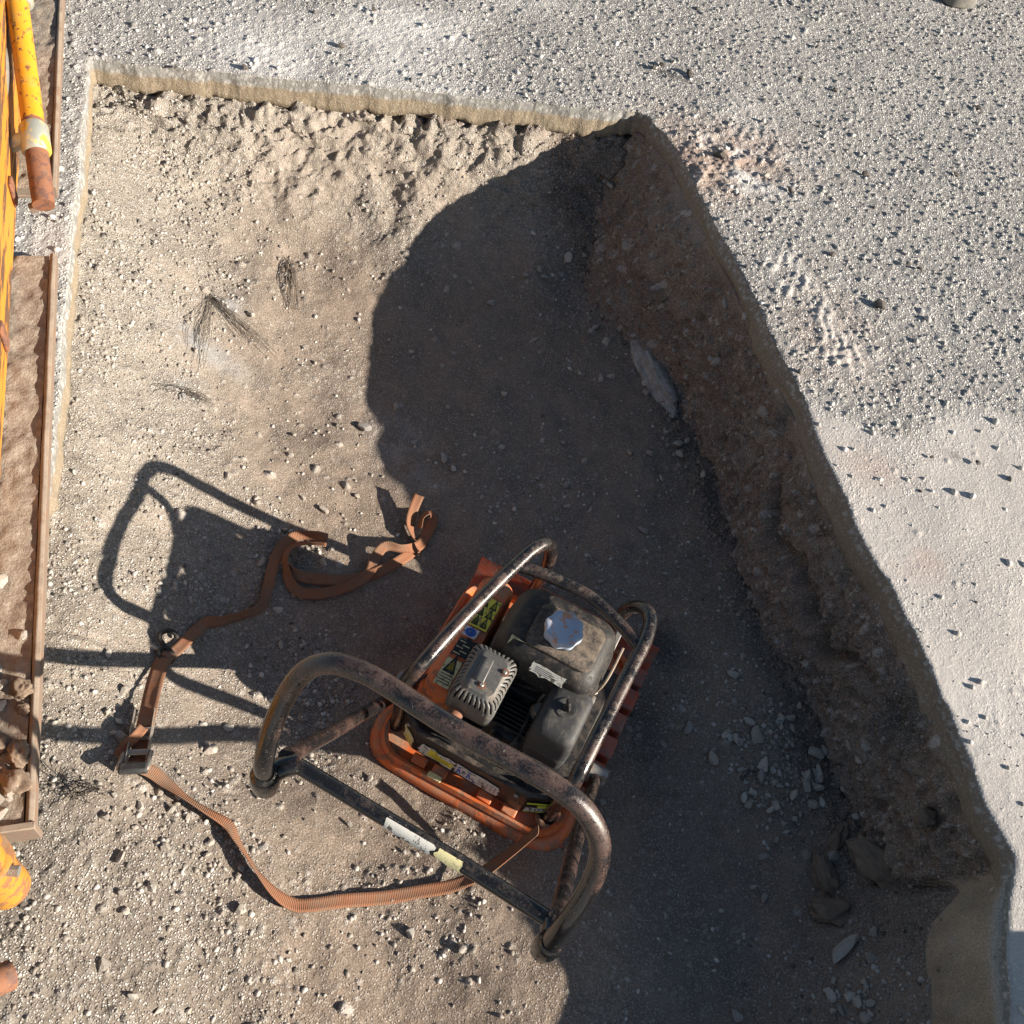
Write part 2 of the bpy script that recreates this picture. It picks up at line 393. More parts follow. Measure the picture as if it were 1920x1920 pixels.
# ------------------------------------------------------------------ pit floor
ST = .0035
gx = np.arange(-1.62, 1.30, ST); gy = np.arange(-.32, 2.72, ST)
X, Y = np.meshgrid(gx, gy)
coarse = 4
Xc, Yc = np.meshgrid(np.arange(-1.66, 1.36, ST*coarse), np.arange(-.36, 2.80, ST*coarse))
Zc = zmacro(Xc, Yc); Zc0 = zmacro(Xc, Yc, False); Rc = zrough(Xc, Yc); IC = inside(Xc, Yc)
DRc = np.where(IC, dmin(Xc, Yc, IR), 0); DTc = np.where(IC, dmin(Xc, Yc, IT), 0)
DLc = np.where(IC, dmin(Xc, Yc, IL), 0); DBc = np.where(IC, dmin(Xc, Yc, IB), 0); DOc = dmin(Xc, Yc, range(len(POLY)))
DOc = np.where(IC, DOc, -DOc)
def samp(A, x, y, g0=(Xc[0, 0], Yc[0, 0]), st=ST*coarse):
    fx = np.clip((x-g0[0])/st, 0, A.shape[1]-1.001); fy = np.clip((y-g0[1])/st, 0, A.shape[0]-1.001)
    i = fx.astype(int); j = fy.astype(int); u = fx-i; v = fy-j
    return (A[j, i]*(1-u)+A[j, i+1]*u)*(1-v)+(A[j+1, i]*(1-u)+A[j+1, i+1]*u)*v
Z = samp(Zc0, X, Y); RO = samp(Rc, X, Y); DR = samp(DRc, X, Y); DT = samp(DTc, X, Y); DL = samp(DLc, X, Y); DB = samp(DBc, X, Y); DO = samp(DOc, X, Y)
# coordinates that follow the banks, so that crumbs keep their shape on steep faces
wr_ = 0*DR; wt_ = np.exp(-(DT/.25)**2); wb_ = 0*DB
gzy, gzx = np.gradient(Z, ST); steep = smooth(.7, 2.2, np.hypot(gzx, gzy))
XW = X + Z*(.875*wr_+.9*wb_-.3*wt_); YW = Y + Z*(.485*wr_+.94*wt_)
# clods
rid = 1-np.abs(fbm(XW, YW, .06, 4, 31)); cl = fbm(XW, YW, .035, 4, 37, .6)
Z += RO*(.022*(rid-.6)+.014*cl)
# how gritty each patch is
pat = fbm(X, Y, .26, 5, 51, .6); loose = np.clip(.10+.75*pat+.85*np.exp(-(DL/.34)**2)+.6*np.exp(-(DT/.22)**2)+.3*np.exp(-(DR/.2)**2), .02, 1)
loose += .75*gblob(X, Y, (120, 1780), .2, .22, .16, -.4)+.35*gblob(X, Y, (420, 1850), .15, .25, .07, -.3)+.5*gblob(X, Y, (900, 1520), .02, .10, .05, -.2)
loose *= (1-.85*np.clip(gblob(X, Y, (560, 1560), .08, .17, .10, -.2), 0, 1))*(1-.55*gblob(X, Y, (1250, 1600), 0, .16, .26))*(1-.45*gblob(X, Y, (900, 700), 0, .25, .35))
loose *= 1-.95*np.exp(-(DB/.10)**4)*smooth(.8, .7, Y)
loose = np.clip(loose, .02, 1)
h1, i1 = grit(XW, YW, .0110, .55*loose+.02, .28, .55, .75, 100)
h2, i2 = grit(XW, YW, .020, .34*loose+.015, .20, .46, .72, 140)
h3, i3 = grit(XW, YW, .044, .13*loose+.010, .14, .32, .7, 180)
h1 *= .55*(1-steep); h2 *= .65*(1-.8*steep)
hg = np.maximum(np.maximum(h1, h2), h3); ig = np.where(h3 >= np.maximum(h1, h2), i3, np.where(h2 > h1, i2, i1))
on = smooth(.0006, .0022, hg)
fine = .0010*vnoise(XW, YW, .011, 71)+.0007*vnoise(XW, YW, .0063, 77)
Z += hg*1.0 + fine*(.3+.7*loose)*(1-steep) + .0028*fbm(X, Y, .07, 3, 61)
Z = np.where(DO < .03, np.minimum(Z, ZP-.045), Z)
# drag marks of the plate, a scraped cut left of the strap
sg = px((180, 1265), .2); u = (X-sg[0])*.96+(Y-sg[1])*.28; v = -(X-sg[0])*.28+(Y-sg[1])*.96
Z -= .006*np.exp(-(u/.06)**2-(v/.05)**2)*(np.sin(v*260)*.5+.6)
ZF = Z.copy()
def ground_z(x, y):
    i = int(np.clip((x-gx[0])/ST, 0, len(gx)-1)); j = int(np.clip((y-gy[0])/ST, 0, len(gy)-1)); return float(ZF[j, i])
def base_z(x, y): return float(samp(Zc, np.array([x]), np.array([y]))[0])
# colours of the earth itself
dirt = np.stack([np.full_like(X, c) for c in (.205, .148, .106)], -1)
def lay(C, f, c): return C*(1-f[..., None])+np.array(c)*f[..., None]
dirt = lay(dirt, np.clip(.5+.6*fbm(X, Y, .4, 3, 81), 0, 1)*.5, (.140, .104, .080))
pale = np.clip(np.exp(-(DL/.33)**2)*.9+np.exp(-(DT/.22)**2)*.65+.45*np.clip(loose-.25, 0, 1), 0, 1)
dirt = lay(dirt, pale*(.80-.25*smooth(1.15, .8, Y)), (.385, .335, .275))
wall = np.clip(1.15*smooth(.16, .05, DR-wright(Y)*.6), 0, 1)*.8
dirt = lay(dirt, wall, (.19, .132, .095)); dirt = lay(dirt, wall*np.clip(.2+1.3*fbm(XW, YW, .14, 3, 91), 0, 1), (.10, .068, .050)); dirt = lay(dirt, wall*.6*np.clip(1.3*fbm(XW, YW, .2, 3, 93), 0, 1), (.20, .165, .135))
dirt = lay(dirt, 0*np.clip(np.exp(-(DB/.09)**4), 0, 1)*smooth(.10, .16, Z)*.95, (.26, .175, .10))
dirt = lay(dirt, .9*np.clip(gblob(X, Y, (375, 640), .15, .035, .11, 1.45)+gblob(X, Y, (420, 550), .15, .045, .035)+.8*gblob(X, Y, (350, 730), .15, .03, .04), 0, 1)*np.clip(.8+fbm(X, Y, .03, 3, 95), 0, 1), (.27, .275, .275))
dirt = lay(dirt, .7*gblob(X, Y, (760, 850), 0, .06, .12, .9)*np.clip(.6+fbm(X, Y, .04, 3, 96), 0, 1), (.33, .31, .29))
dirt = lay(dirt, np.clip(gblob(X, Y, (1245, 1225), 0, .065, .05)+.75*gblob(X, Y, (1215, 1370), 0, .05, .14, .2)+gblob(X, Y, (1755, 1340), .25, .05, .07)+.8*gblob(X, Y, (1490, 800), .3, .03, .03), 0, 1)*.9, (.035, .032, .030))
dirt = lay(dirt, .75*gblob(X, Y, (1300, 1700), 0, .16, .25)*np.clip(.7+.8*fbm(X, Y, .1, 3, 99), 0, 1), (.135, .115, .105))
gcol = np.stack([.30+.30*ig, .275+.285*ig, .24+.27*ig], -1)
gcol = np.where((ig > .93)[..., None], np.array((.10, .09, .085)), gcol)
dirt = dirt*(1-(on*.52*(1-.65*wall))[..., None])+gcol*(on*.52*(1-.65*wall))[..., None]
dirt *= (1+.12*vnoise(XW, YW, .022, 88)+.10*(1-steep)*vnoise(XW, YW, .007, 89))[..., None]
# steep banks are pushed about sideways so they overhang and crumble
mv = smooth(0, .05, DR)*RO*(.045*fbm(XW, YW, .13, 3, 111)+.012*fbm(XW, YW, .045, 2, 113))
PX = X + mv*wr_*.875; PY = Y + mv*(.485*wr_+.6*wt_*(1-wr_))
keepv = DO > -.055
kc = keepv[:-1, :-1] & keepv[1:, 1:] & keepv[1:, :-1] & keepv[:-1, 1:]
def grid_mesh(name, PXa, PYa, Za, kc, m, C):
    H, Wd = Za.shape; idx = np.arange(H*Wd).reshape(H, Wd)
    q = np.stack([idx[:-1, :-1], idx[:-1, 1:], idx[1:, 1:], idx[1:, :-1]], -1)[kc]
    u, inv = np.unique(q.ravel(), return_inverse=True)
    V = np.stack([PXa.ravel()[u], PYa.ravel()[u], Za.ravel()[u]], -1)
    return np_mesh(name, V, inv.reshape(-1, 4), m, C.reshape(-1, C.shape[-1])[u])
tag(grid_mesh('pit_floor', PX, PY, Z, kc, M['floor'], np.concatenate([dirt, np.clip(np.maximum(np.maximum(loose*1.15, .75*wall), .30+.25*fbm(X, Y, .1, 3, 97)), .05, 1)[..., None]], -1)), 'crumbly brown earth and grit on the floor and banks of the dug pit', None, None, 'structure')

# ------------------------------------------------------------------ cut banks under the pavement on the right
ch = POLY[2:15]; sl_ = np.concatenate([[0], np.cumsum(np.hypot(*np.diff(ch, axis=0).T))]); BS = .0036
ss = np.arange(0, sl_[-1], BS); bx0 = np.interp(ss, sl_, ch[:, 0]); by0 = np.interp(ss, sl_, ch[:, 1])
kn = np.exp(-np.linspace(-2, 2, 41)**2); kn /= kn.sum()
pad = lambda a: np.convolve(np.pad(a, 20, mode='edge'), kn, 'valid')
tx, ty = np.gradient(pad(bx0)), np.gradient(pad(by0)); tl_ = np.hypot(tx, ty); nx_, ny_ = ty/tl_, -tx/tl_
if nx_[len(nx_)//2] > 0: nx_, ny_ = -nx_, -ny_
isB = smooth(sl_[8]-.02, sl_[8]+.04, ss)                     # the clay face past the lower corner
NV = 108; pp = np.linspace(1.06, -.22, NV)[:, None]; S_ = np.broadcast_to(ss[None], (NV, len(ss)))
wr2 = wright(by0)[None]; pc1 = np.clip(pp, 0, 1)
dA = np.where(pp > 1, -(pp-1)*.5, wr2*(1-pp)); zA_ = np.where(pp > 0, .34*pc1**1.25, pp*.25)
grow = smooth(0, .16, ss-sl_[8])[None]
dBk = np.where(pp > 1, -(pp-1)*.5, (.010+.045*grow*np.sqrt(np.clip(1-pp, 0, 1.3)))); zB_ = np.where(pp > 0, .385*pc1**.9, pp*.25)
DI = dA*(1-isB)+dBk*isB; ZI = zA_*(1-isB)+zB_*isB
VV_ = (1.06-pp)*.36+0*S_
f1 = fbm(S_, VV_, .16, 3, 801); f2 = 1-np.abs(fbm(S_*1.0, VV_*1.25, .055, 4, 807)); f3 = fbm(S_, VV_, .022, 3, 813)
g1, k1 = grit(S_, VV_, .016, np.full_like(S_, .42), .25, .5, .75, 820); g2b, k2 = grit(S_, VV_, .038, np.full_like(S_, .34), .2, .44, .6, 830); g3b, k3 = grit(S_, VV_, .10, np.full_like(S_, .40), .2, .42, .42, 840)
rg = (1-.93*isB)[None]*smooth(1.02, .9, pp)
ycen = by0[None]
disp = rg*(.012*f1+.022*(f2-.62)+.005*f3+g1*.9+g2b*.9+g3b*.8)+.004*isB[None]*f1
und = smooth(1.10, 1.25, ycen)*smooth(1.66, 1.52, ycen)
zu = .17+.05*fbm(S_, 0*S_, .14, 3, 851)
disp -= und*rg*.085*np.exp(-((ZI-zu)/.017)**2); disp += und*rg*.022*smooth(.0, .03, zu-ZI)
slump = smooth(.95, .85, ycen)*smooth(.62, .70, ycen)*(1-isB[None])
disp += slump*rg*.02*(f2-.4)
DI2 = DI+disp
BXm = bx0[None]+nx_[None]*DI2; BYm = by0[None]+ny_[None]*DI2; BZm = ZI+rg*(.004*f3-.002*g1)
soil = np.stack([np.full_like(S_, c) for c in (.175, .118, .080)], -1)
soil = lay(soil, np.clip(.3+1.1*fbm(S_*.5, VV_*1.6, .11, 4, 861), 0, 1), (.125, .085, .062))
soil = lay(soil, .7*np.clip(1.5*fbm(S_, VV_*2, .2, 3, 867)-.1, 0, 1), (.20, .155, .122))
soil = lay(soil, .8*smooth(.12, .0, ZI), (.15, .112, .088))
gm = smooth(.001, .004, np.maximum(np.maximum(g1, g2b), g3b*.5)); kk_ = np.where(g2b > g1, k2, k1)
soil = np.where(((kk_ > .62) & (gm > .3))[..., None], soil*.45+np.stack([.17+.14*kk_, .155+.13*kk_, .138+.12*kk_], -1)*.75, soil*(1+.25*(kk_-.5)*gm)[..., None])
soil = lay(soil, np.clip(np.exp(-((S_-sl_[6])/.07)**2)*smooth(.16, .24, ZI)*np.clip(.5+1.2*f1, 0, 1)+.8*np.exp(-((S_-sl_[3])/.03)**2)*smooth(.24, .3, ZI), 0, 1)*.85, (.035, .032, .03))
clay = np.stack([np.full_like(S_, c) for c in (.33, .250, .170)], -1)*(1+.22*fbm(S_, VV_*.35, .03, 3, 871)+.12*f1)[..., None]
clay = lay(clay, np.clip(smooth(.93, 1.0, pp)+.6*np.exp(-((VV_-.12)/.012)**2)*np.clip(.3+fbm(S_, VV_, .04, 3, 873), 0, 1), 0, 1), (.36, .32, .27))
soil = soil*1.5
soil = soil*(1-isB[None, :, None])+clay*isB[None, :, None]
tag(grid_mesh('bank', BXm, BYm, BZm, np.ones((NV-1, len(ss)-1), bool), M['floor'], np.concatenate([soil, np.clip(.55*rg+.16*isB[None]+0*S_, .03, 1)[..., None]], -1)), 'crumbly brown cut earth bank under the right pavement edge', None, None, 'structure')

# ------------------------------------------------------------------ pavement round the pit
SP = .0038
ax_ = np.arange(-2.25, 2.0, SP); ay_ = np.arange(-.45, 4.75, SP)
FX, FY = np.meshgrid(ax_, ay_)
c5 = 5; Ax5, Ay5 = np.meshgrid(np.arange(-2.3, 2.05, SP*c5), np.arange(-.5, 4.8, SP*c5))
S5 = dmin(Ax5, Ay5, range(len(POLY))); S5 = np.where(inside(Ax5, Ay5), -S5, S5)
FSD = samp(S5, FX, FY, (Ax5[0, 0], Ay5[0, 0]), SP*c5)
u_, v_, dd = project(FX, FY, np.full_like(FX, ZP))
vis = ((u_ > -190) & (u_ < 2120) & (v_ > -170) & (v_ < 2080)) | (FSD < .3)
vis &= FSD > -.12
T5 = dmin(Ax5, Ay5, [18]); R5 = dmin(Ax5, Ay5, IR)
sel = np.flatnonzero(vis.ravel()); AX = FX.ravel()[sel]; AY = FY.ravel()[sel]; u_ = u_.ravel()[sel]; v_ = v_.ravel()[sel]
sA = lambda A: samp(A, AX, AY, (Ax5[0, 0], Ay5[0, 0]), SP*c5)
SD = FSD.ravel()[sel]; TD = sA(T5); RD = sA(R5)
edg = np.abs(SD) < .12
crum = gblob(AX, AY, (1240, 225), ZP, .14, .14)+.35*gblob(AX, AY, (1750, 1330), ZP, .06, .10)+.3*gblob(AX, AY, (1495, 745), ZP, .05, .05)
SD[edg] += (.0035*fbm(AX, AY, .06, 2, 201)+.003 + crum*(.030*fbm(AX, AY, .07, 3, 207)-.010) + .005*fbm(AX, AY, .14, 2, 203)*np.exp(-(RD/.1)**2))[edg]
full = np.full(FX.size, 1.0); full[sel] = SD; full = full.reshape(FX.shape)
gyy, gxx = np.gradient(full, SP); gxx = gxx.ravel()[sel]; gyy = gyy.ravel()[sel]
keep = ((full[:-1, :-1] > 0) | (full[1:, 1:] > 0) | (full[1:, :-1] > 0) | (full[:-1, 1:] > 0))
keep &= vis[:-1, :-1] & vis[1:, 1:] & vis[1:, :-1] & vis[:-1, 1:]
g2 = np.clip(gxx**2+gyy**2, .25, 4)
BX = np.where(SD < 0, AX-gxx*SD/g2, AX); BY = np.where(SD < 0, AY-gyy*SD/g2, AY)
r1 = samp(full, BX, BY, (ax_[0], ay_[0]), SP); BX = np.where(SD < 0, BX-gxx*r1/g2, BX); BY = np.where(SD < 0, BY-gyy*r1/g2, BY)
# relief: grains open up towards the upper right, smooth dusty concrete at the lower right
coarse_ = smooth(1500, 500, v_)*.75+.25*smooth(900, 1900, u_)*smooth(1400, 700, v_)
wob = 60*fbm(AX, AY, .25, 3, 223)
smo = smooth(735, 790, v_+wob-.10*(u_-1560))*smooth(1350, 1500, u_)*(1-.4*np.clip(fbm(AX, AY, .2, 3, 225), 0, 1))
opn = np.clip(.35+.85*coarse_-.28*smooth(1150, 700, u_)+.45*fbm(AX, AY, .33, 4, 221, .6), .10, 1)*(1-.85*np.clip(smo, 0, 1))
p1, j1 = grit(BX, BY, .0120, .04+.14*opn, .30, .50, .75, 300)
p2, j2 = grit(BX, BY, .021, .03+.08*opn, .20, .42, .75, 340)
p3, j3 = grit(BX, BY, .05, .03+.06*opn, .12, .26, .7, 380)
pg = np.maximum(np.maximum(p1*(.30+.95*opn), p2*(.6+.4*opn)), p3*(1-.6*np.clip(smo, 0, 1)))*(1-.45*np.clip(smo, 0, 1)); jg = np.where(p3 >= np.maximum(p1, p2), j3, np.where(p2 > p1, j2, j1))
ZA = ZP + pg + .0035*fbm(BX, BY, .25, 3, 231)+.0014*vnoise(BX, BY, .012, 233)*(1-.8*np.clip(smo, 0, 1))
spl = 1.1*gblob(AX, AY, (1330, 300), ZP, .27, .18, .4)+.5*gblob(AX, AY, (1560, 640), ZP, .16, .2)
ZA += np.clip(spl, 0, 1)*.010*np.clip(fbm(BX, BY, .04, 4, 241)+.2, 0, 2)
# tyre prints pressed in the dust
prt = np.zeros_like(AX)
for (pp, rot, L, Wd, k1, k2, am) in (((1500, 545), -.95, .125, .050, 150, 150, 1), ((1560, 650), -.5, .085, .055, 165, 140, .8), ((1285, 235), .7, .05, .035, 140, 150, .5), ((1400, 250), .7, .05, .03, 140, 140, .5)):
    c = px(pp, ZP); uu = (AX-c[0])*math.cos(rot)+(AY-c[1])*math.sin(rot); vv = -(AX-c[0])*math.sin(rot)+(AY-c[1])*math.cos(rot)
    wv = vv+.006*vnoise(AX, AY, .03, 271); wu = uu+.006*vnoise(AX, AY, .03, 273)
    msk = np.exp(-(uu/L)**4-(vv/Wd)**4)*np.clip(.55+1.1*fbm(AX, AY, .06, 3, 277), 0, 1)*am
    blk = np.tanh(3*np.sin(wu*k1+2.2*(np.sin(wv*k2) > 0)))*np.tanh(3.5*np.abs(np.sin(wv*k2))-.6)
    prt = np.maximum(prt, msk); opn = opn*(1-.85*np.clip(1.3*msk, 0, 1)); pg = pg*(1-msk)
    ZA = ZA*(1-msk)+msk*(ZP+.006+.0044*blk+.0009*vnoise(AX, AY, .006, 279))
ZA -= smooth(.006, 0, SD)*.0015
# colours
C = np.stack([np.full_like(AX, c) for c in (.64, .615, .585)], -1)
C = lay(C, np.clip(.5+.7*fbm(AX, AY, .5, 3, 251), 0, 1)*.3, (.50, .475, .45))
C = lay(C, np.clip(spl*1.0, 0, 1)*np.clip(.7+1.1*fbm(AX, AY, .09, 4, 253, .6), 0, 1)*.95, (.28, .185, .14))
opn = opn*(1-.72*np.clip(spl, 0, 1))
C = lay(C, np.clip(smo, 0, 1)*.85, (.43, .392, .36))
C = lay(C, .5*np.clip(gblob(AX, AY, (1720, 1040), ZP, .12, .06)+gblob(AX, AY, (1640, 880), ZP, .08, .05), 0, 1)*np.clip(.5+fbm(AX, AY, .08, 3, 255), 0, 1), (.44, .32, .27))
C = lay(C, smooth(.018, .0, TD)*.6, (.58, .56, .52)); C = lay(C, smooth(.010, .0, SD)*smooth(.03, .06, TD)*.6, (.26, .25, .235))
pon = smooth(.0008, .003, pg)*(.25+.75*opn)
valley = (1-smooth(.0004, .0030, pg))*np.clip(opn*1.3-.15, 0, 1)
C = lay(C, valley*.35, (.22, .205, .19))
pc = np.stack([.44+.32*jg, .42+.31*jg, .39+.30*jg], -1); pc = np.where((jg > .90)[..., None], np.array((.10, .10, .10)), pc)
C = C*(1-(pon*.75)[..., None])+pc*(pon*.75)[..., None]
C = lay(C, np.clip(gblob(AX, AY, (1245, 135), ZP, .06, .03)+gblob(AX, AY, (1565, 165), ZP, .03, .015)+gblob(AX, AY, (1800, 855), ZP, .035, .015)+gblob(AX, AY, (1645, 570), ZP, .02), 0, 1)*np.clip(.3+1.2*fbm(AX, AY, .03, 3, 261), 0, 1), (.05, .05, .05))
C = lay(C, .75*np.clip(spl, 0, 1)*np.clip(.55+1.2*fbm(AX, AY, .08, 4, 257, .6), 0, 1), (.27, .185, .14)); C = lay(C, np.clip(prt, 0, 1)*.8, (.42, .385, .35))
pos = np.full(FX.size, -1, np.int64); pos[sel] = np.arange(len(sel))
H, Wd = FX.shape; idx = pos.reshape(H, Wd)
q = np.stack([idx[:-1, :-1], idx[:-1, 1:], idx[1:, 1:], idx[1:, :-1]], -1)[keep]
uq, inv = np.unique(q.ravel(), return_inverse=True); q = inv.reshape(-1, 4)
PV = np.stack([BX[uq], BY[uq], ZA[uq]], -1); PC = C[uq]; PS = SD[uq]
# cut face: boundary edges on the pit side are drawn down
E_ = np.concatenate([q[:, [0, 1]], q[:, [1, 2]], q[:, [2, 3]], q[:, [3, 0]]]); key = np.sort(E_, 1)
kk = key[:, 0].astype(np.int64)*len(PV)+key[:, 1]; un, first, cnt = np.unique(kk, return_index=True, return_counts=True)
be = E_[first[cnt == 1]]; be = be[(np.abs(PS[be[:, 0]]) < .02) & (np.abs(PS[be[:, 1]]) < .02)]
bv, ei = np.unique(be.ravel(), return_inverse=True); ei = ei.reshape(-1, 2)
nb = len(bv); rows = []
gy0, gx0 = np.gradient(FSD, SP); gxf, gyf = gx0.ravel()[sel][uq][bv], gy0.ravel()[sel][uq][bv]; gl = np.hypot(gxf, gyf)+1e-6; gxf /= gl; gyf /= gl
bx, by = PV[bv, 0], PV[bv, 1]
isr = smooth(.05, .0, RD[uq][bv])
levels = [.003, .010, .018, .026, .034, .042, .052, .064, .078, .092, .115]
cols = []
for k, dz in enumerate(levels):
    sag = .0022*fbm(bx*1.0+by*.7, np.full_like(bx, dz), .03, 3, 401)+.0006*vnoise(bx+by*1.3, np.full_like(bx, dz), .008, 403)-.003*math.sin(min(1, k/4)*PI/2)
    sag = sag + isr*.012*fbm(bx+by, np.full_like(bx, dz*3), .09, 3, 405)*min(1, dz/.05) + (.0 if dz < .09 else .03)
    rows.append(np.stack([bx+gxf*sag, by+gyf*sag, PV[bv, 2]-dz*(1+.12*vnoise(bx, by, .06, 409))], -1))
    layer = np.clip(smooth(.022, .034, np.full_like(bx, dz)), 0, 1)
    base = np.array((.19, .186, .175))[None]*(1-layer[:, None])+np.array((.25, .195, .130))[None]*layer[:, None]
    brn = np.array((.25, .19, .14))[None]; base = base*(1-.75*isr[:, None])+brn*.75*isr[:, None]
    sp = hf(np.floor(bx/.006)+np.floor(by/.006)*7, np.full(nb, k), 411); base = np.where((sp > .80)[:, None]*(layer < .8)[:, None], np.array((.36, .35, .33)), base*(.88+.24*sp[:, None]*(1-.7*layer[:, None])))
    cols.append(base)
o0 = len(PV); V2 = np.concatenate([PV]+rows); C2 = np.concatenate([PC]+cols)
fq = []
for k in range(len(levels)):
    lo = o0+k*nb+ei; hi = be if k == 0 else o0+(k-1)*nb+ei
    fq.append(np.stack([hi[:, 1], hi[:, 0], lo[:, 0], lo[:, 1]], -1))
tag(np_mesh('pavement', V2, np.concatenate([q]+fq), M['pave'], np.concatenate([C2, np.concatenate([opn[uq], np.full(nb*len(levels), .12)])[:, None]], -1)), 'pale gritty pavement slab cut open round the pit', None, None, 'structure')
ZAF = np.full(FX.size, ZP); ZAF[sel] = ZA; ZAF = ZAF.reshape(FX.shape)
def pave_z(x, y):
    i = int(np.clip((x-ax_[0])/SP, 0, len(ax_)-1)); j = int(np.clip((y-ay_[0])/SP, 0, len(ay_)-1)); return float(ZAF[j, i])
# the wider yard, a little below the loose surface
cx_ = np.concatenate([-np.geomspace(60, 3.2, 14), np.arange(-3, 3.01, .06), np.geomspace(3.2, 60, 14)])
GX, GY = np.meshgrid(cx_, cx_+1.2); gd = dmin(GX, GY, range(len(POLY))); gi = inside(GX, GY)
kg = ~((gi | (gd < .10))[:-1, :-1] | (gi | (gd < .10))[1:, 1:] | (gi | (gd < .10))[1:, :-1] | (gi | (gd < .10))[:-1, 1:])
GZ = np.full_like(GX, ZP-.012)+.004*fbm(GX, GY, .3, 2, 501)
GC = np.stack([np.full_like(GX, c) for c in (.58, .555, .525, .6)], -1); GC[..., :3] *= (1+.12*fbm(GX, GY, .6, 3, 503))[..., None]
tag(grid_mesh('ground', GX, GY, GZ, kg, M['pave'], GC), 'pale gritty yard stretching away round the pit', None, None, 'structure')

# ------------------------------------------------------------------ plate compactor (local: x right, y forward, z up)
COMP = empty('plate_compactor', (.142, .92, .004), math.radians(-11))
tag(COMP, 'orange plate compactor with black tubular cage and petrol engine standing in the pit', 'compactor')
def rr(w, d, r, z, cx=0, cy=0, n=8): return [(x, y, z) for x, y in rrect(w, d, r, n, cx, cy)]
# sole plate: upturned front and rear lips
prof = [(-.262, .070), (-.245, .040), (-.215, .012), (-.18, 0), (.13, 0), (.185, .012), (.225, .05), (.243, .10)]
V = []; Fc = []
for x in (-.226, .226):
    for (y, z) in prof: V.append((x, y, z))
    for (y, z) in reversed(prof): V.append((x, y+(.006 if y < 0 else -.006), z+.016))
n = len(prof)*2
for k in range(n): Fc.append((k, (k+1) % n, n+(k+1) % n, n+k))
Fc += [tuple(range(n)), tuple(range(2*n-1, n-1, -1))]
plate = mesh_obj('sole_plate', V, Fc, M['red'], COMP, bevel=.003)
for (y, w, x) in ((.175, .045, .214), (.115, .05, .216), (.052, .045, .214), (-.01, .05, .216), (-.075, .05, .214), (-.14, .05, .212)):
    b = MB(); b.box((x-.008, y, .045), (.044, w, .052)); b.build('rib', M['red'], plate, bevel=.005)
for y in (.15, .06, -.05, -.13):
    b = MB(); b.box((-.205, y, .045), (.035, .06, .05)); b.build('rib', M['red'], plate, bevel=.005)
# orange base housing with rolled rim
C0 = (-.013, -.03)
def ringz(w, d, r, z, dy=0): return rr(w, d, r, z, C0[0], C0[1]+dy)
base = loft('base_housing', [ringz(.385, .40, .055, .03), ringz(.405, .43, .06, .05, -.005), ringz(.412, .455, .062, .075, -.012), ringz(.412, .465, .062, .112, -.015), ringz(.402, .455, .06, .122, -.015),
             ringz(.388, .441, .056, .118, -.015), ringz(.384, .435, .055, .104, -.015)], M['orange'], COMP, cap0=True, cap1=True)
# bumper lip low at the rear and its recesses
tube('bumper', catmull([(-.212, -.16, .078), (-.222, -.215, .082), (-.195, -.262, .085), (-.10, -.272, .086), (.04, -.274, .086), (.145, -.278, .086), (.188, -.252, .084), (.197, -.20, .08), (.19, -.14, .076)], 6), .019, M['orange'], COMP)
for x in (-.118, -.072, .03, .085):
    b = MB(); b.box((x, -.252, .116), (.032, .022, .012), 0, .15); b.build('bracket', M['orange'], COMP, bevel=.003)
b = MB(); b.box((-.076, -.268, .112), (.03, .012, .026)); b.build('latch_plate', M['cream'], COMP, bevel=.002)
# engine bed
b = MB(); b.box((0, -.05, .135), (.33, .33, .02)); b.build('engine_bed', M['dark'], COMP, bevel=.004)
for (x, y) in ((-.14, -.19), (.13, -.19), (.13, .09), (-.14, .09)):
    lathe('rubber_mount', (x, y, .11), [(.022, 0), (.026, .01), (.022, .03)], M['rubber'], COMP, 16)
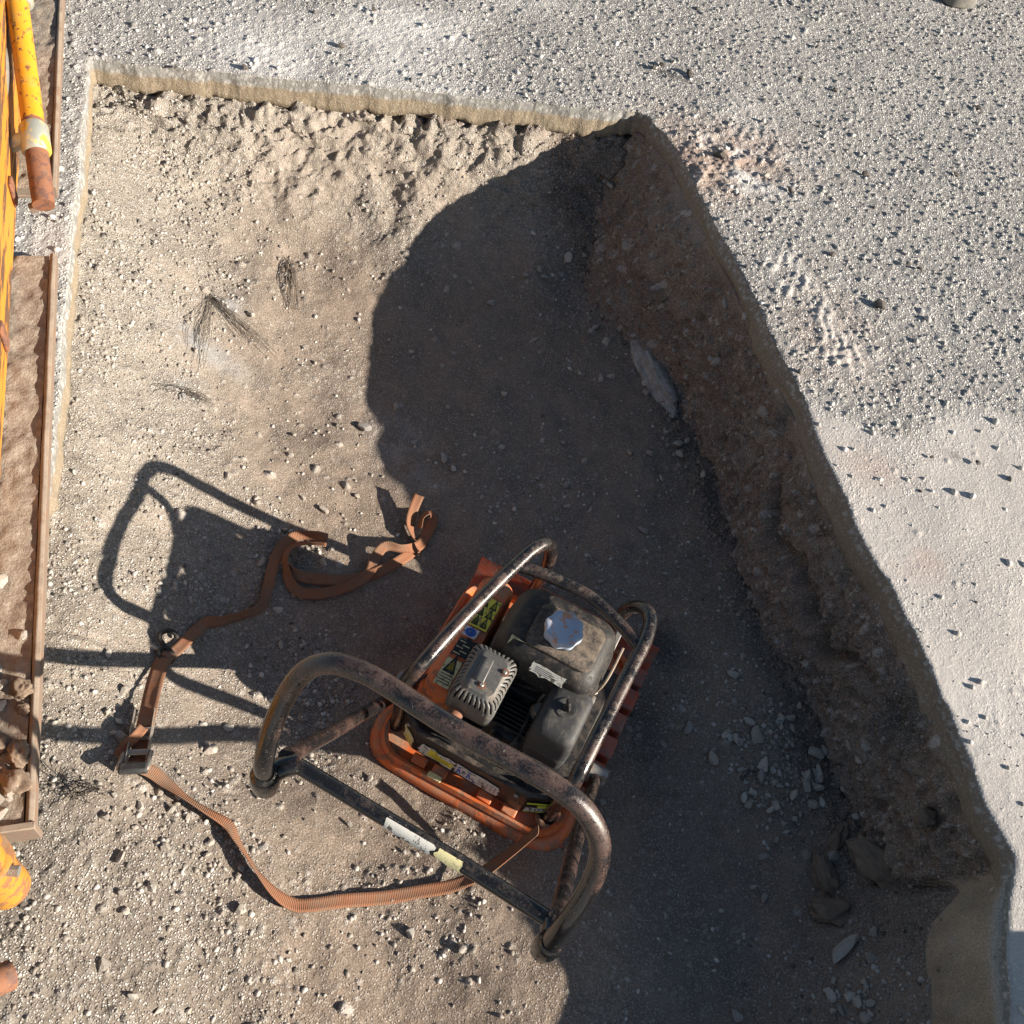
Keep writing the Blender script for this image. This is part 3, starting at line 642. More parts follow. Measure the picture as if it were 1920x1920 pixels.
# rear cross panel, folded at both ends
pl = [(-.197, -.192), (-.178, -.214), (-.142, -.238), (.102, -.246), (.152, -.224)]
V = [(x, y, z) for z in (.122, .214) for x, y in pl]; k = len(pl)
V += [(x, y+.009, .2165) for x, y in pl]
Fc = [(i, i+1, k+i+1, k+i) for i in range(k-1)]+[(k+i, k+i+1, 2*k+i+1, 2*k+i) for i in range(k-1)]
panel = mesh_obj('rear_panel', V, Fc, M['panel'], COMP, smooth_sh=False, solid=.005, bevel=.002)
def bolt(c, parent, r=.0055, m='steel', ax='z', h=.005):
    return lathe('bolt', c, [(r, 0), (r, h*.7), (r*.7, h)], M[m], parent, 6, ax)
for x in (.083, -.165): bolt((x, -.2485 if x > 0 else -.226, .2), panel, .0055, 'steel', 'y', -.005)
def plaque(name, parent, o, r, u, w, h, m, art=(), wavy=0, th=.0006):
    """thin printed sticker: o corner, r/u unit axes"""
    o, r, u = Vector(o), Vector(r).normalized(), Vector(u).normalized(); nn = r.cross(u)
    pts = [(0, 0), (1, 0), (1, 1), (0, 1)]
    if wavy:
        pts = []
        for (a, b_) in (((0, 0), (1, 0)), ((1, 0), (1, 1)), ((1, 1), (0, 1)), ((0, 1), (0, 0))):
            for t in (0, .18, .33, .5, .66, .82): pts.append((a[0]+(b_[0]-a[0])*t+random.uniform(-.5, .5)*wavy*h/w, a[1]+(b_[1]-a[1])*t+random.uniform(-.5, .5)*wavy))
    def P(a, b_, d): return o+r*(a*w)+u*(b_*h)+nn*d
    V = [P(a, b_, 0) for a, b_ in pts]+[P(a, b_, th) for a, b_ in pts]; k = len(pts)
    Fc = [tuple(range(k-1, -1, -1)), tuple(range(k, 2*k))]+[(i, (i+1) % k, k+(i+1) % k, k+i) for i in range(k)]
    s = mesh_obj(name, V, Fc, M[m], parent, smooth_sh=False)
    for (mm, poly) in art:
        V = [P(a, b_, th+.0003) for a, b_ in poly]; mesh_obj('print', V, [tuple(range(len(poly)))], M[mm], s, smooth_sh=False)
    return s
def rect(a, b_, c, d): return [(a, b_), (c, b_), (c, d), (a, d)]
def words(text, parent, o, r, u, size, m, name='lettering'):
    cu = bpy.data.curves.new(name, 'FONT'); cu.body = text; cu.size = size
    tmp = bpy.data.objects.new(name, cu); col.objects.link(tmp)
    me = bpy.data.meshes.new_from_object(tmp.evaluated_get(bpy.context.evaluated_depsgraph_get()))
    bpy.data.objects.remove(tmp); me.materials.clear(); me.materials.append(M[m])
    r, u = Vector(r).normalized(), Vector(u).normalized(); nn = r.cross(u)
    me.transform(Matrix(((r.x, u.x, nn.x, o[0]), (r.y, u.y, nn.y, o[1]), (r.z, u.z, nn.z, o[2]), (0, 0, 0, 1))))
    return link(bpy.data.objects.new(name, me), parent)
pr = Vector((.244, -.008, 0)).normalized(); pu = Vector((0, 0, 1))
man = lambda x: [('blue', [(x, .1), (x+.03, .1), (x+.05, .45), (x+.07, .1), (x+.10, .1), (x+.075, .6), (x+.02, .6)]), ('blue', [(x+.03, .68), (x+.07, .68), (x+.07, .9), (x+.03, .9)])]
plaque('sticker', panel, (-.128, -.2423, .138), pr, pu, .078, .046, 'white', [('yellow', [(.22, .12), (.92, .12), (.99, .62), (.60, .62), (.45, .95), (.30, .9)])] +
       [('ink', rect(.40, .15+.09*k, .86, .18+.09*k)) for k in range(5)], .25)
plaque('sticker', panel, (-.046, -.2450, .138), pr, pu, .096, .046, 'white', man(.03)+man(.26)+[('blue', rect(.13, .4, .24, .46)), ('blue', rect(.40, .08, .50, .2))] +
       [('ink', rect(.55+.09*k, .15, .56+.09*k, .8)) for k in range(5)]+[('ink', rect(.52, y, .96, y+.02)) for y in (.2, .45, .72)], .14)
plaque('sticker', panel, (-.172, -.2230, .130), (.036, -.024, 0), pu, .033, .05, 'cream', [('yellow', [(.1, .1), (.9, .1), (.5, .55)]), ('ink', [(.42, .2), (.58, .2), (.5, .42)])], .1)
o_, rr2 = (.112, -.2392, .134), Vector((.050, .022, 0)).normalized()
nn_ = rr2.cross(pu)
o_ = Vector((.106, -.2440, .136))+nn_*.0042
st = plaque('sticker', panel, o_, rr2, pu, .052, .056, 'ink', [('lime', rect(.0, .82, 1, 1)), ('lime', rect(.0, 0, 1, .07)), ('lime', rect(.45, .5, .98, .76)), ('white', rect(.02, .08, .98, .48))])
words('105', st, o_+rr2*.006+pu*.006+nn_*.0013, rr2, pu, .027, 'ink'); words('dB', st, o_+rr2*.042+pu*.007+nn_*.0013, rr2, pu, .009, 'ink')
# belt guard, orange, left
bgd = loft('belt_guard', [[(x, y, z) for (x, y), z in zip(rrect(w, d, .03, 6, cx, cy), [z0]*24)] for (w, d, cx, cy, z0) in
            ((.075, .30, -.148, -.03, .12), (.078, .31, -.146, -.03, .22), (.074, .30, -.143, -.03, .262), (.06, .275, -.138, -.03, .283), (.04, .24, -.132, -.03, .291))], M['orange'], COMP)
gx_ = Vector((1, 0, .28)).normalized(); gy_ = Vector((0, 1, 0))
tri = lambda a, b_, s=.3: [('ink', [(a, b_), (a+s, b_), (a+s/2, b_+s*.9)]), ('yellow', [(a+s*.22, b_+s*.12), (a+s*.78, b_+s*.12), (a+s/2, b_+s*.66)])]
def gsurf(y, x=-.160, z=.2885): return (x, y, z)
plaque('sticker', bgd, (-.156, -.02, .2915), (1, 0, .05), gy_, .040, .074, 'yellow', tri(.08, .06, .38)+tri(.55, .06, .38)+tri(.08, .38, .38)+tri(.55, .38, .38)+tri(.08, .68, .38)+tri(.55, .68, .38))
s_ = plaque('sticker', bgd, (-.157, -.046, .2915), (1, 0, .05), gy_, .030, .022, 'white', [('blue', [(.5+.38*math.cos(a*PI/8), .5+.45*math.sin(a*PI/8)) for a in range(16)]), ('white', [(.5+.15*math.cos(a*PI/4), .5+.2*math.sin(a*PI/4)) for a in range(8)])])
plaque('sticker', bgd, (-.157, -.094, .2915), (1, 0, .05), gy_, .036, .044, 'ink', [('cream', rect(.1+.3*(k % 2), .1+.16*k, .5+.3*(k % 2), .15+.16*k)) for k in range(5)], .1)
plaque('sticker', bgd, (-.157, -.165, .2915), (1, 0, .05), gy_, .032, .062, 'cream', tri(.1, .5, .8)+[('ink', rect(.1, .1+.1*k, .9, .13+.1*k)) for k in range(4)])
# engine: crankcase, fan housing, cylinder fins, carburettor, plug
lathe('fan_housing', (.0, .055, .245), [(.085, -.05), (.098, -.03), (.098, .03), (.075, .052)], M['dark'], COMP, 28, 'y')
loft('crankcase', [rr(.17, .15, .02, .145, .0, -.055), rr(.18, .16, .03, .20, .0, -.055), rr(.15, .14, .03, .27, .0, -.05), rr(.10, .10, .02, .30, .0, -.05)], M['dark'], COMP)
for k in range(7):
    b = MB(); b.box((.012, -.125-.009*k, .245), (.09, .003, .11)); b.build('cooling_fin', M['dark'], COMP)
b = MB(); b.box((.012, -.155, .245), (.06, .075, .085)); b.build('cylinder_block', M['dark'], COMP, bevel=.004)
tube('spark_plug_boot', catmull([(-.004, -.165, .25), (-.002, -.195, .28), (.004, -.212, .285), (.010, -.222, .262)], 5), [.010]*12+[.012]*3+[.009], M['dark'], COMP)
tube('ignition_lead', catmull([(.010, -.22, .262), (.03, -.20, .285), (.036, -.15, .30), (.03, -.09, .29)], 6), .004, M['dark'], COMP, 8)
lathe('carburettor', (.05, -.12, .285), [(.016, -.03), (.02, -.02), (.02, .015), (.014, .03)], M['steel'], COMP, 14)
lathe('oil_cap', (.03, -.205, .20), [(.013, 0), (.016, .004), (.016, .014), (.010, .018)], M['dark'], COMP, 12, 'y')
tube('fuel_hose', catmull([(.045, -.085, .325), (.04, -.10, .30), (.048, -.115, .29)], 5), .0035, M['rubber'], COMP, 8)
tube('throttle_cable', catmull([(.10, -.07, .315), (.05, -.09, .33), (-.01, -.10, .325), (-.10, -.09, .30), (-.17, -.14, .27), (-.20, -.20, .26)], 6), .0028, M['dark'], COMP, 8)
for (x, y) in ((.135, .05), (.135, -.03), (.135, -.10), (-.15, -.17), (.04, -.19), (.09, -.195)): bolt((x, y, .145), COMP, .007, 'steel', 'z', .006)
# throttle lever at the right of the tank
tube('throttle_lever', catmull([(.108, -.055, .30), (.125, -.05, .335), (.135, -.02, .36), (.136, .045, .378)], 5), [.0028]*8+[.0032]*8, M['tray'], COMP, 8)
lathe('throttle_pivot', (.125, -.062, .325), [(.012, -.008), (.014, 0), (.012, .008)], M['steel'], COMP, 14, 'x')
b = MB(); b.box((.118, .01, .352), (.012, .15, .006), 0, .10); b.build('tank_flange', M['steel'], COMP, bevel=.002)
# muffler under a louvred guard
mc = (-.069, -.147); step = .0033
def mr(w, d, r, z, n=None):
    P = rdense(w, d, r, step*(w+d)/(.088+.112), mc[0], mc[1]); return P, z
Nn = len(rdense(.088, .112, .018, step, *mc))
def mring(w, d, r, z):
    P = rrect(w, d, r, 8, mc[0], mc[1]); P.append(P[0]); L = [0]
    for a, b_ in zip(P, P[1:]): L.append(L[-1]+math.hypot(b_[0]-a[0], b_[1]-a[1]))
    T = np.linspace(0, L[-1], Nn, endpoint=False)
    return [(x, y, z) for x, y in zip(np.interp(T, L, [p[0] for p in P]), np.interp(T, L, [p[1] for p in P]))]
guard = loft('muffler_guard', [mring(.094, .118, .013, .318), mring(.094, .118, .013, .334), mring(.093, .117, .013, .352), mring(.092, .116, .013, .372), mring(.088, .112, .014, .383), mring(.082, .106, .014, .391), mring(.070, .094, .016, .393), mring(.062, .086, .016, .395), mring(.058, .080, .014, .399)],
             M['muffler'], COMP, cap0=False, cap1=True, skip=lambda i, j: i in (3, 4, 5) and j % 3 == 1, solid=.0018)
loft('muffler', [rr(.078, .10, .016, .30, *mc), rr(.08, .102, .016, .33, *mc), rr(.08, .102, .016, .36, *mc), rr(.07, .09, .016, .376, *mc)], M['dark'], COMP)
b = MB(); b.box((mc[0]-.008, mc[1]+.004, .4006), (.022, .05, .004), .05); b.build('pressed_rib', M['muffler'], guard, bevel=.0018)
for (x, y) in ((-.040, -.128), (-.066, -.172)):
    lathe('screw_recess', (x, y, .3985), [(.0085, 0), (.0085, .0016), (.006, .002)], M['rust'], guard, 14); bolt((x, y, .4), guard, .0045, 'steel', 'z', .004)
lathe('screw', (-.062, -.115, .395), [(.006, 0), (.007, .002), (.004, .0035)], M['muffler'], guard, 14)
tube('exhaust_pipe', [(-.086, -.175, .325), (-.088, -.205, .322), (-.089, -.232, .318)], .0155, M['rust'], COMP, 18)
lathe('exhaust_flange', (-.0885, -.226, .319), [(.0155, -.003), (.022, -.003), (.022, .003), (.0155, .003)], M['rust'], COMP, 18, 'y')
# fuel tank
def tring(s, z, r=.034, sx=1, sy=1, cy=0): return rr(.218*s*sx, .172*s*sy, r, z, .017, -.012+cy, 9)
tank = loft('fuel_tank', [tring(.86, .318), tring(.97, .330), tring(1, .340), tring(1.012, .346, .052), tring(1.012, .351, .052), tring(.985, .354), tring(.97, .372), tring(.93, .392), tring(.86, .408), tring(.76, .418), tring(.60, .423), tring(.45, .424)], M['tank'], COMP)
loft('tank_top', [rr(.135, .10, .018, .4225, .030, -.018), rr(.132, .097, .017, .427, .030, -.018), rr(.125, .09, .015, .4285, .030, -.018)], M['tanktop'], tank)
loft('filler_neck', [[(.02+.034*math.cos(a*PI/12), -.018+.034*math.sin(a*PI/12), z) for a in range(24)] for z in (.424, .437)], M['dark'], tank)
def lobes(r, z, k=.0017): return [(.02+(r+k*math.cos(8*a*PI/40))*math.cos(a*PI/40), -.018+(r+k*math.cos(8*a*PI/40))*math.sin(a*PI/40), z) for a in range(80)]
loft('fuel_cap', [lobes(.0345, .434), lobes(.0360, .437), lobes(.0362, .452), lobes(.0345, .4565), lobes(.030, .4575, .0015), lobes(.024, .4572, 0), lobes(.022, .4562, 0)], M['cap'], tank)
plaque('sticker', tank, (-.062, -.078, .4085), (.97, -.08, .0), (.08, .75, .62), .046, .020, 'cream', [('ink', rect(.08, .12+.16*k, .5+.4*((k*7) % 3)/3, .18+.16*k)) for k in range(5)], .06)
plaque('sticker', tank, (-.002, -.098, .3935), (1, -.02, .0), (.02, .62, .78), .066, .022, 'white', [('ink', rect(.1, .2+.16*k, .6+.3*((k*5) % 3)/3, .25+.16*k)) for k in range(4)], .3)
# air cleaner
def aring(s, z, r=.015, dy=0): return rr(.087*s, .122*s, r, z, .0900, -.134+dy, 8)
air = loft('air_cleaner', [aring(.92, .262), aring(.97, .266), aring(1.0, .30), aring(1.03, .302, .024), aring(1.03, .312, .024), aring(1.0, .316), aring(.985, .352), aring(.95, .370), aring(.88, .381, .02), aring(.76, .386, .018), aring(.5, .388, .012)], M['filter'], COMP)
lathe('nut_ring', (.0895, -.128, .3875), [(.019, 0), (.0205, .0022), (.0175, .0028), (.012, .0008)], M['filter'], air, 24)
lathe('wing_nut', (.0895, -.128, .388), [(.007, 0), (.0075, .008), (.005, .012), (.0035, .022), (.002, .023)], M['dark'], air, 12)
b = MB(); b.box((.0895, -.128, .402), (.004, .024, .012), .5); b.build('wing', M['dark'], air, bevel=.0015)
for k in range(5):
    b = MB(); b.box((.117, -.105-.012*k, .3845), (.008, .0035, .0016)); b.build('embossed_mark', M['filter'], air)
# roll cage
hL = catmull([(-.197, -.205, .09), (-.196, -.209, .20), (-.193, -.218, .30), (-.187, -.236, .40), (-.179, -.245, .45), (-.169, -.230, .484), (-.153, -.152, .496), (-.134, -.065, .501), (-.121, -.010, .503), (-.111, .030, .503), (-.098, .074, .502), (-.086, .100, .494), (-.077, .118, .468), (-.070, .128, .42), (-.070, .145, .33), (-.078, .17, .22), (-.085, .19, .12)], 6)
hR = catmull([(.159, -.224, .09), (.158, -.235, .20), (.156, -.252, .32), (.154, -.275, .41), (.152, -.284, .455), (.152, -.268, .487), (.153, -.20, .497), (.155, -.13, .500), (.157, -.058, .502), (.159, -.002, .502), (.156, .038, .502), (.147, .064, .498), (.132, .078, .486), (.118, .087, .462), (.108, .098, .42), (.104, .12, .33), (.106, .155, .22), (.11, .185, .12)], 6)
tube('cage_hoop', hL, .0132, M['tube'], COMP, 16); tube('cage_hoop', hR, .0132, M['tube'], COMP, 16)
tube('cage_crossbar', catmull([(-.111, .027, .498), (-.085, .033, .499), (-.045, .038, .500), (.018, .040, .501), (.055, .034, .501), (.105, .017, .500), (.154, -.006, .498)], 6), .0118, M['tube'], COMP, 16)
for p in (hL[0], hR[0], hL[-1], hR[-1]):
    lathe('hoop_foot', (p[0], p[1], .085), [(.024, 0), (.024, .008), (.016, .014), (.0145, .035)], M['tube'], COMP, 16)
# handle
CMW = Matrix.Translation(Vector((.142, .92, .004)))@Matrix.Rotation(math.radians(-11), 4, 'Z')
CL_ = CMW.inverted()@Vector((0, 0, HCAM))
def lift(p, dz=.13):
    """the same sight line, further up: a point dz higher"""
    p = Vector(p); return CL_+(p-CL_)*((CL_.z-p.z-dz)/(CL_.z-p.z))
sL = catmull([(-.222, -.12, .115), (-.225, -.18, .17), (-.231, -.235, .235), lift((-.246, -.37, .40), .075), lift((-.262, -.50, .565))], 6)
sR = catmull([(.212, -.10, .115), (.212, -.16, .165), (.210, -.22, .225), lift((.206, -.36, .395), .075), lift((.203, -.515, .585))], 6)
tube('handle_arm', sL, .0125, M['tube'], COMP, 14); tube('handle_arm', sR, .0125, M['tube'], COMP, 14)
for p, sx in ((sL[0], -1), (sR[0], 1)):
    lathe('arm_pivot', (p[0]+sx*.002, p[1], p[2]), [(.012, -.022), (.022, -.018), (.022, .018), (.012, .022)], M['steel'], COMP, 16, 'x')
lp = catmull([lift(p_) for p_ in [(-.274, -.540, .565), (-.277, -.536, .61), (-.280, -.510, .672), (-.276, -.476, .738), (-.262, -.450, .788), (-.232, -.434, .818), (-.190, -.428, .829), (-.150, -.429, .832), (-.052, -.437, .832), (.044, -.438, .832), (.110, -.440, .830), (.152, -.444, .818), (.186, -.455, .790), (.206, -.472, .748), (.214, -.500, .690), (.212, -.530, .635), (.210, -.552, .575)]], 6)
tube('handle_loop', lp, .0136, M['loop'], COMP, 18)
hb = tube('handle_crossbar', [lift(p_) for p_ in [(-.240, -.503, .565), (-.1, -.508, .566), (.05, -.512, .566), (.198, -.521, .566)]], .0115, M['bar'], COMP, 16)
def band(name, t0, t1, m, ang0, ang1):
    A, B = np.array(lift((-.240, -.503, .565))), np.array(lift((.198, -.521, .566))); V = []; Fc = []; K = 10; Ls = 10
    for i in range(Ls+1):
        p = A+(B-A)*(t0+(t1-t0)*i/Ls)
        for k in range(K):
            a = ang0+(ang1-ang0)*k/(K-1)+random.uniform(-.10, .10)*(k in (0, K-1)); jx = random.uniform(-.004, .004)*(i in (0, Ls))
            V.append((p[0]+jx, p[1]+0.0121*math.cos(a), p[2]+0.0121*math.sin(a)))
    for i in range(Ls):
        for k in range(K-1): Fc.append((i*K+k, i*K+k+1, (i+1)*K+k+1, (i+1)*K+k))
    return mesh_obj(name, V, Fc, M[m], hb)
band('sticker', .355, .545, 'white', .1, 2.9); band('sticker', .56, .66, 'cream', .2, 2.7)
for p, rr_ in (((-.274, -.540, .545), .0225), ((.210, -.552, .552), .021)):
    p = lift(p); rr_ *= .92; lathe('handle_socket', p, [(rr_*.72, -.028), (rr_*.97, -.022), (rr_, -.005), (rr_, .020), (rr_*.86, .028), (.0140, .032)], M['bar'] if p[0] < 0 else M['loop'], COMP, 20)
tube('weld_collar', catmull([lift(p_) for p_ in [(-.272, -.534, .555), (-.258, -.515, .562), (-.240, -.500, .566)]], 4), .0152, M['bar'], COMP, 12)
tube('weld_collar', catmull([lift(p_) for p_ in [(.212, -.548, .56), (.206, -.532, .565), (.200, -.517, .568)]], 4), .0152, M['loop'], COMP, 12)

# ------------------------------------------------------------------ ratchet strap
def gp(p, lift=.0, it=5):
    z = .05
    for _ in range(it):
        P = px(p, z); z = base_z(P[0], P[1])+lift
    return np.array(px(p, z))
t = MT('orange webbing')
at = t.n('ShaderNodeAttribute'); at.attribute_name = 'along'
wv = t.math('SINE', t.math('MULTIPLY', at.outputs['Fac'], 1900), 0); 
dn = t.ramp(t.noise(18, 6, .7), .38, .72)
c = t.mix(dn, (.24, .108, .060), (.19, .128, .088)); c = t.mix(t.math('MULTIPLY', t.ramp(wv, -.2, .9), .25), c, (.16, .075, .045))
c = t.mix(t.math('MULTIPLY', t.ramp(t.noise(55, 4, .6), .62, .72), .6), c, (.10, .06, .045))
t.set(c, .9, None, .15); t.bump(t.math('ADD', t.math('MULTIPLY', wv, .6), t.noise(240, 4, .7)), .5, .001); M['web'] = t.m
STRAP = empty('ratchet_strap', tuple(gp((260, 1400))))
tag(STRAP, 'faded orange ratchet strap with steel buckle lying tangled on the pit floor', 'strap')
STM = Vector(STRAP.location)
def ribbon(name, pts, w=.0245):
    """pts: (pixel x, pixel y, lift, roll in degrees; 0 = flat, 90 = on edge)"""
    P3 = [np.concatenate([gp((a, b_), .004+l), [math.radians(r)]]) for a, b_, l, r in pts]
    Q = catmull(P3, 7); V = []; Fc = []; al = []; s_ = 0; K = 5
    for i, q_ in enumerate(Q):
        p = Vector(q_[:3]); tg = (Vector(Q[min(i+1, len(Q)-1)][:3])-Vector(Q[max(i-1, 0)][:3])).normalized()
        sd = tg.cross(Vector((0, 0, 1))).normalized(); up = sd.cross(tg); d = sd*math.cos(q_[3])+up*math.sin(q_[3]); nn = tg.cross(d)
        if i: s_ += (p-Vector(Q[i-1][:3])).length
        lift = abs(math.sin(q_[3]))*w*.5
        for k in range(K):
            f = (k/(K-1)-.5); V.append(p+Vector((0, 0, lift))+d*(f*w)+nn*(.0018*(1-4*f*f))-STM); al.append(s_)
    for i in range(len(Q)-1):
        for k in range(K-1): Fc.append((i*K+k, i*K+k+1, (i+1)*K+k+1, (i+1)*K+k))
    o = mesh_obj(name, V, Fc, M['web'], STRAP, solid=.0018)
    a = o.data.attributes.new('along', 'FLOAT', 'POINT'); a.data.foreach_set('value', al); return o
z5 = lambda x, y, l=0, r=0: (60+x/2.4, 820+y/2.4, l, r)
z2 = lambda x, y, l=0, r=0: (420+x/2.526, 1200+y/2.526, l, r)
ribbon('webbing', [z5(1742, 262, .03, 10), z5(1716, 330, .018, 25), z5(1700, 400, .008, 40), z5(1715, 460, .004, 60), z5(1742, 492, .002, 50), z5(1700, 530, .004, 30), z5(1610, 585, .006, 25), z5(1500, 630, .006, 20), z5(1380, 645, .006, 15), z5(1250, 638, .008, 20), z5(1175, 618, .012, 40), z5(1150, 590, .012, 80)])
ribbon('webbing', [z5(1742, 420, .006, 70), z5(1752, 375, .012, 60), z5(1785, 345, .016, 35), z5(1806, 372, .010, 10), z5(1775, 440, .004, 0), z5(1735, 498, .010, 35), z5(1660, 512, .016, 75), z5(1590, 500, .014, 50), z5(1545, 545, .010, 20), z5(1515, 615, .012, 5), z5(1430, 672, .006, 20), z5(1300, 708, .004, 25), z5(1205, 700, .004, 20), z5(1160, 655, .006, 30), z5(1142, 600, .012, 60),
                   z5(1140, 545, .014, 50), z5(1165, 500, .016, 35), z5(1235, 482, .018, 40), z5(1325, 485, .022, 30)])
ribbon('webbing', [z5(1330, 462, .022, 20), z5(1250, 452, .016, 70), z5(1175, 460, .012, 45), z5(1110, 520, .008, 15), z5(1078, 610, .006, 10), z5(1058, 700, .006, 30), z5(1030, 775, .006, 60), z5(940, 815, .005, 75), z5(840, 840, .004, 60), z5(785, 840, .006, 30), z5(720, 890, .008, 10), z5(655, 955, .012, 10), z5(605, 992, .018, 10)])
ribbon('webbing', [z5(600, 990, .020, 0), z5(572, 1040, .020, 0), z5(545, 1130, .028, 0), z5(525, 1220, .036, 0), z5(508, 1300, .040, 0)], .030)
ribbon('webbing', [z5(505, 1305, .044, 20), z5(470, 1350, .036, 35), z5(425, 1390, .022, 30), z5(388, 1440, .008, 10)], .018)
ribbon('webbing', [z5(470, 1480, .018, 10), z5(535, 1505, .014, 15), z5(600, 1555, .008, 30), z5(690, 1625, .006, 60), z5(790, 1690, .004, 55), z5(880, 1745, .004, 40), z2(60, 950, .004, 60), z2(110, 1030, .004, 75), z2(165, 1115, .004, 70), z2(245, 1205, .004, 45), z2(330, 1255, .004, 20), z2(420, 1255, .004, 12), z2(560, 1236, .004, 5), z2(750, 1222, .004, 0), z2(930, 1192, .006, 5), z2(1080, 1165, .010, 10), z2(1220, 1105, .02, 25), z2(1340, 1020, .045, 40), z2(1430, 950, .075, 50), z2(1482, 905, .105, 50)])
fr_ = CMW@Vector((.159, -.226, .115))
kn_ = [fr_+Vector((.021*math.cos(a), .021*math.sin(a), .006*math.sin(2*a)))-STM for a in np.linspace(0, 2*PI, 18)]
tube('knot', kn_, .0065, M['web'], STRAP, 8); tube('knot', [p+Vector((.002, -.003, -.011)) for p in kn_], .006, M['web'], STRAP, 8)
# buckle
bp0, bp1 = Vector(gp((271, 1352), .02)), Vector(gp((252, 1462), .022)); ax = (bp1-bp0).normalized(); sd = ax.cross(Vector((0, 0, 1))).normalized(); up = sd.cross(ax)
BL = (bp1-bp0).length
RAT = None
def bpos(a, s_, u): return bp0+ax*(a*BL)+sd*s_+up*u-STM
def bslab(name, a0, a1, s0, s1, u0, u1, m, parent=STRAP, bevel=.002):
    V = [bpos(a, s_, u) for u in (u0, u1) for s_ in (s0, s1) for a in (a0, a1)]
    return mesh_obj(name, V, [(0, 2, 3, 1), (4, 5, 7, 6), (0, 1, 5, 4), (2, 6, 7, 3), (0, 4, 6, 2), (1, 3, 7, 5)], M[m], parent, bevel=bevel)
for s_ in (-.0175, .0165): bslab('ratchet_side', -.10, .93, s_-.0012, s_+.0012, .0, .022, 'steel')
bslab('ratchet_plate', .35, .72, -.015, .014, .001, .004, 'rust')
for a in (.30, .62): tube('ratchet_spool', [bpos(a, -.019, .012), bpos(a, .019, .012)], .0055, M['steel'], STRAP, 12)
hd = catmull([bpos(.62, -.022, .012), bpos(.80, -.023, .022), bpos(.96, -.023, .027), bpos(1.01, -.016, .028), bpos(1.01, .016, .028), bpos(.96, .023, .027), bpos(.80, .023, .022), bpos(.62, .022, .012)], 4)
tube('ratchet_handle', hd, .0042, M['steel'], STRAP, 10)
bslab('handle_grip', .90, 1.05, -.024, .024, .020, .033, 'filter', bevel=.004)
# hook
hk = [np.array(gp((60+a/2.4, 820+b_/2.4), l))-np.array(STM) for a, b_, l in ((575, 1005, .012), (570, 965, .014), (600, 945, .016), (635, 975, .016), (628, 1010, .014), (600, 1010, .014))]
tube('hook_eye', catmull(hk, 5), .0042, M['dark'], STRAP, 10)
hk = [np.array(gp((60+a/2.4, 820+b_/2.4), l))-np.array(STM) for a, b_, l in ((612, 962, .016), (590, 930, .018), (572, 900, .018), (585, 878, .018), (620, 870, .018), (645, 885, .016), (650, 905, .014))]
tube('hook', catmull(hk, 5), .0048, M['dark'], STRAP, 10)

# ------------------------------------------------------------------ yellow machine frame on the left
FR = empty('machine_frame', tuple(px((40, 800), ZP)))
tag(FR, 'rust-streaked yellow machine frame with dirt-filled trays along the left edge', 'machine')
FO = Vector(FR.location)
e_ = Vector(px((60, 1540), .46))-Vector(px((104, 478), .46)); e_.z = 0; e_.normalize(); nl = Vector((0, 0, 1)).cross(e_)
nl = nl if nl.x < 0 else -nl
def fp(p, z): return Vector(px(p, z))-FO
def along(p, q, a0, z=0): return p.lerp(q, a0)
def prism(name, prof, A, B, m, parent=FR, segs=24, wob=.0, **k):
    """profile (outward, up) swept from A to B"""
    V = []; Fc = []; n = len(prof)
    for i in range(segs+1):
        p = A.lerp(B, i/segs)
        for (o_, u) in prof: V.append(p+nl*(o_+wob*random.uniform(-1, 1))+Vector((0, 0, u+wob*random.uniform(-1, 1))))
    for i in range(segs):
        for j in range(n): Fc.append((i*n+j, i*n+(j+1) % n, (i+1)*n+(j+1) % n, (i+1)*n+j))
    Fc += [tuple(range(n-1, -1, -1)), tuple(range(segs*n, segs*n+n))]
    return mesh_obj(name, V, Fc, M[m], parent, **k)
UPROF = [(-.002, .0), (.115, .0), (.115, .035), (.109, .035), (.109, .008), (.011, .008), (.010, .030), (.004, .0345), (-.003, .031)]
zt = .425
A, B = fp((103, 476), zt+.03), fp((60, 1542), zt+.03); A.z = B.z = zt-FO.z
tray2 = prism('tray', UPROF, A, B, 'tray', bevel=.0015, wob=.0006)
def dirt_bed(A, B, parent, x0=.012, x1=.108, seed=0):
    V = []; Fc = []; nu, nv = 160, 16; L = (B-A).length
    for i in range(nu+1):
        for j in range(nv+1):
            p = A.lerp(B, (i+.3)/(nu+.6)); o_ = x0+(x1-x0)*j/nv
            h = .0265+.003*float(fbm(np.array([i/nu*L]), np.array([o_]), .05, 4, seed))+.0025*float(vnoise(np.array([i/nu*L]), np.array([o_]), .012, seed+3))
            V.append(p+nl*o_+Vector((0, 0, max(.012, h))))
    for i in range(nu):
        for j in range(nv): a = i*(nv+1)+j; Fc.append((a, a+1, a+nv+2, a+nv+1))
    o = mesh_obj('dirt', V, Fc, M['traydirt'], parent); o['kind'] = 'stuff'; return o
t = MT('tray dirt'); cc = t.mix(t.ramp(t.noise(40, 6, .7), .35, .65), (.23, .18, .14), (.34, .285, .23)); t.set(cc, .95, None, .1); t.bump(t.noise(160, 5, .7), .8, .006); M['traydirt'] = t.m
dirt_bed(A, B, tray2, seed=900)
b_end = prism('end_plate', [(-.006, -.02), (.118, -.02), (.118, .037), (-.006, .037)], B, B+e_*.012, 'tray', segs=1, bevel=.002)
A1, B1 = fp((122, -160), zt+.03), fp((103, 352), zt+.03); A1.z = B1.z = zt-FO.z
tray1 = prism('tray', UPROF, A1, B1, 'tray', bevel=.0015, wob=.0006); dirt_bed(A1, B1, tray1, seed=950)
